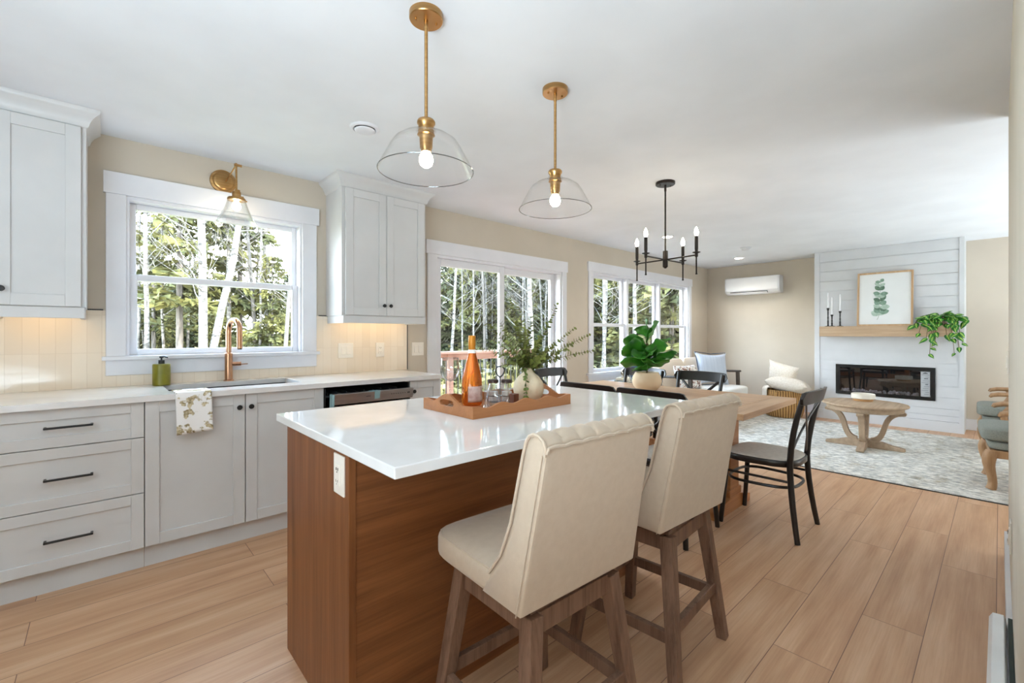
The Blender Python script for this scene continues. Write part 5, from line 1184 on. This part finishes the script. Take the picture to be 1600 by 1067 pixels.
for k in range(30):
    x = 2.32 + k * 0.112
    if min(abs(x - q) for q in (2.2, 3.95, 5.7)) > 0.06: MB().tube([(x, 5.745, -0.02), (x, 5.745, 0.83)], 0.0085, 8).build('baluster', BLACKM, t, world=True)

NEED = M('spruce_needles', '#383a17', '#5e5928', rough=0.85, scale=0.9, lo=0.42, hi=0.58)
NEEDD = M('spruce_needles_dark', '#293117', '#474b26', rough=0.85, scale=0.9, lo=0.42, hi=0.58)
BARKG = M('grey_bark', '#403a34', '#6a6158', rough=0.95, scale=6, stretch=(3, 3, 0.6))
def limb(m, p, d, L, r, rs, depth):
    n = 6; pts = [Vector(p)]; dd = Vector(d).normalized()
    for i in range(n):
        dd = (dd + Vector((rs.uniform(-.16, .16), rs.uniform(-.16, .16), rs.uniform(-.04, .12)))).normalized(); pts.append(pts[-1] + dd * L / n)
    m.tube(pts, [r * (1 - 0.8 * i / n) for i in range(n + 1)], 5 if depth else 7)
    if depth < 2:
        for k in range(3 if depth == 0 else 2):
            j = rs.randint(2, n - 1); a = rs.uniform(0, 2 * PI)
            nd = (dd * 0.75 + Vector((math.cos(a), math.sin(a), 0.35)) * 0.75).normalized()
            limb(m, pts[j], nd, L * rs.uniform(.45, .65), r * 0.5, rs, depth + 1)
def birch(seed, H, r, mat, fork=False):
    rs = random.Random(seed); t = thing('birch_tree', 'x', 'tree')
    P = [Vector((0, 0, -0.4))]; lean = Vector((rs.uniform(-.05, .05), rs.uniform(-.05, .05), 1)); n = 14
    for i in range(n): P.append(P[-1] + (lean + Vector((rs.uniform(-.035, .035), rs.uniform(-.035, .035), 0))) * (H / n))
    m = MB(); m.tube(P, [r * (1.25 if i == 0 else 1 - 0.75 * i / n) for i in range(n + 1)], 10)
    if fork:
        Q = [P[2]]; l2 = Vector((0.10, -0.03, 1))
        for i in range(n - 2): Q.append(Q[-1] + (l2 * (1 if i > 2 else 1) + Vector((0.10 if i < 3 else 0, 0, 0)) + Vector((rs.uniform(-.03, .03), rs.uniform(-.03, .03), 0))) * (H / n))
        m.tube(Q, [r * 0.8 * (1 - 0.75 * i / (n - 2)) for i in range(n - 1)], 9)
    m.build('trunk', mat, t)
    m = MB()
    src = P[4:] + (Q[4:] if fork else [])
    for p in src:
        for k in range(5):
            if rs.random() < 0.8:
                a = rs.uniform(0, 2 * PI); limb(m, p + Vector((0, 0, rs.uniform(-.3, .3))), (math.cos(a), math.sin(a), rs.uniform(.25, .9)), rs.uniform(.7, 1.9), 0.006 + r * 0.12 * rs.random(), rs, 0 if rs.random() < .5 else 1)
    m.build('branches', mat, t, angle=80)
    return t
def spruce(seed, H, W, mat, bare=0.12, gap=0.0):
    rs = random.Random(seed); t = thing('spruce_tree', 'x', 'tree')
    MB().tube([(0, 0, -0.4), (0.02, 0, H * .5), (0, 0, H)], [0.007 * H + 0.02, 0.005 * H + 0.012, 0.01], 8).build('trunk', BARKG, t)
    m = MB(); z = H * bare
    while z < H * 0.97:
        f = (z - H * bare) / (H * (1 - bare)); R = W * (1 - f) ** 0.8 + 0.12
        for k in range(rs.randint(4, 6)):
            if rs.random() < gap: continue
            a = rs.uniform(0, 2 * PI); L = R * rs.uniform(.65, 1.1); d = Vector((math.cos(a), math.sin(a), 0)); s_ = Vector((-d.y, d.x, 0))
            n = max(4, int(L / 0.10))
            for i in range(n):
                u = (i + .6) / n; c = d * L * u + Vector((0, 0, z + 0.12 * L * math.sin(u * 2.6) - 0.28 * L * u * u)); ww = 0.16 + 0.30 * L * (1 - u) * 0.6
                for sg in (-1, 1):
                    for q in range(3):
                        c = c + d * rs.uniform(-.03, .03); e = c + s_ * sg * ww * rs.uniform(.35, 1.1) + d * rs.uniform(.04, .22) + Vector((0, 0, rs.uniform(-.16, .06)))
                        wv = d * rs.uniform(.018, .038); up = Vector((0, 0, rs.uniform(-.05, .06)))
                        m.face([c - wv * .6, e - wv * .35 + up, e + wv * .7 - up, c + wv])
        z += rs.uniform(.13, .25) * (1 + 0.02 * H)
    m.build('foliage', mat, t, flat=True)
    return t
def line_pt(px, dist):                                          # a bearing from the house, and a distance into the woods
    a = (px - 800) / FPX; c = math.cos(math.atan2(762, 698)); s_ = math.sin(math.atan2(762, 698))
    v = Vector((c + s_ * a, s_ - c * a, 0)).normalized(); return v * dist
BP = [birch(1, 11, 0.065, BIRCH), birch(2, 10, 0.046, BIRCH), birch(3, 9.5, 0.034, BIRCH), birch(4, 10.5, 0.05, BARKG)]
SPP = [spruce(5, 9.0, 1.9, NEED, 0.10), spruce(6, 7.0, 1.7, NEED, 0.06), spruce(7, 10.5, 2.1, NEEDD, 0.16), spruce(8, 8.0, 1.8, NEEDD, 0.08), spruce(9, 8.5, 1.9, NEED, 0.30, 0.45)]
FORK = birch(12, 11, 0.088, BIRCH, True)
def plant(src, px, dist, rz, sc, label, group, first=set()):
    if src.name in first: o = copy_tree(src)
    else: o = src; first.add(src.name)
    p = line_pt(px, dist); o.location = (p.x, p.y, gz(p.x, p.y)); o.rotation_euler = (0, 0, rz); o.scale = (sc,) * 3
    o['label'] = label
    if group: o['group'] = group
    return o
plant(FORK, 322, 9.5, 0.3, 0.95, 'thick forked white birch framed by the kitchen window', None)
rs = random.Random(42)
GB, GS = 'bare birches in the woods behind the house', 'spruces in the woods behind the house'
LB, LSP = 'bare pale trunked tree in the woods outside the windows', 'green spruce in the woods outside the windows'
for px, ds, k, sc in ((232, 10.5, 1, 1), (262, 13, 2, 1), (405, 12, 2, 1), (438, 10, 3, .95), (700, 12, 1, 1), (722, 15, 2, 1), (745, 13, 2, .95), (762, 17, 1, 1), (812, 14, 2, 1), (838, 9.5, 0, 1), (855, 15, 1, 1), (938, 12, 0, .9), (946, 11.2, 1, 1), (992, 11.5, 0, .95), (1038, 15, 2, 1), (1012, 18, 1, 1)):
    plant(BP[k], px, ds, rs.uniform(0, 6), sc, LB, GB)
for i in range(66):
    plant(BP[rs.choice((0, 1, 1, 2, 2, 3, 3))], rs.uniform(130, 1130), rs.uniform(12, 27), rs.uniform(0, 6), rs.uniform(.8, 1.15), LB, GB)
for px, ds, k, sc in ((280, 12.5, 4, 1.0), (425, 12, 1, .55), (375, 13.5, 4, .95), (440, 16, 3, .5), (240, 17, 4, .8), (940, 14.5, 0, 1.0), (985, 15, 0, 1.05), (1050, 12.5, 1, 1.1), (1065, 16, 3, 1.2), (860, 18, 1, .9), (725, 19, 3, 1)):
    plant(SPP[k], px, ds, rs.uniform(0, 6), sc, LSP, GS)
for i in range(34):
    px = rs.uniform(620, 1150); plant(SPP[rs.choice((0, 1, 2, 3))], px, rs.uniform(16, 30), rs.uniform(0, 6), rs.uniform(.8, 1.25), LSP, GS)
for i in range(24):
    px = rs.uniform(110, 560); plant(SPP[rs.choice((1, 3, 1, 0))], px, rs.uniform(15, 30), rs.uniform(0, 6), rs.uniform(.38, .6), LSP, GS)
# low scrub and saplings on the forest floor
m = MB(); rs = random.Random(77)
for i in range(1500):
    p = line_pt(rs.uniform(100, 1150), rs.uniform(9, 26)); p.y = max(p.y, 7.0 + rs.random()); p.z = gz(p.x, p.y); hh = rs.uniform(.3, 1.6)
    for k in range(4):
        e = p + Vector((rs.uniform(-.4, .4), rs.uniform(-.4, .4), hh * rs.uniform(.5, 1))); s_ = Vector((rs.uniform(-.02, .02), rs.uniform(-.02, .02), 0)) + Vector((0.008, 0, 0))
        m.face([p - s_, p + s_, e + s_ * .3, e - s_ * .3])
    if i % 2 == 0:
        for k in range(7):
            c = p + Vector((rs.uniform(-.5, .5), rs.uniform(-.5, .5), rs.uniform(.1, hh))); a = Vector((rs.uniform(-.12, .12), rs.uniform(-.12, .12), rs.uniform(-.06, .06))); b = Vector((rs.uniform(-.12, .12), rs.uniform(-.12, .12), rs.uniform(-.06, .06)))
            m.face([c - a, c - b, c + a, c + b])
o = m.build('undergrowth', M('scrub', '#565228', '#857648', rough=1, scale=1.5, lo=.4, hi=.6), None, flat=True)
tag(o, 'low scrub and bare saplings on the forest floor', 'undergrowth', kind='stuff')
bpy.context.view_layer.update()
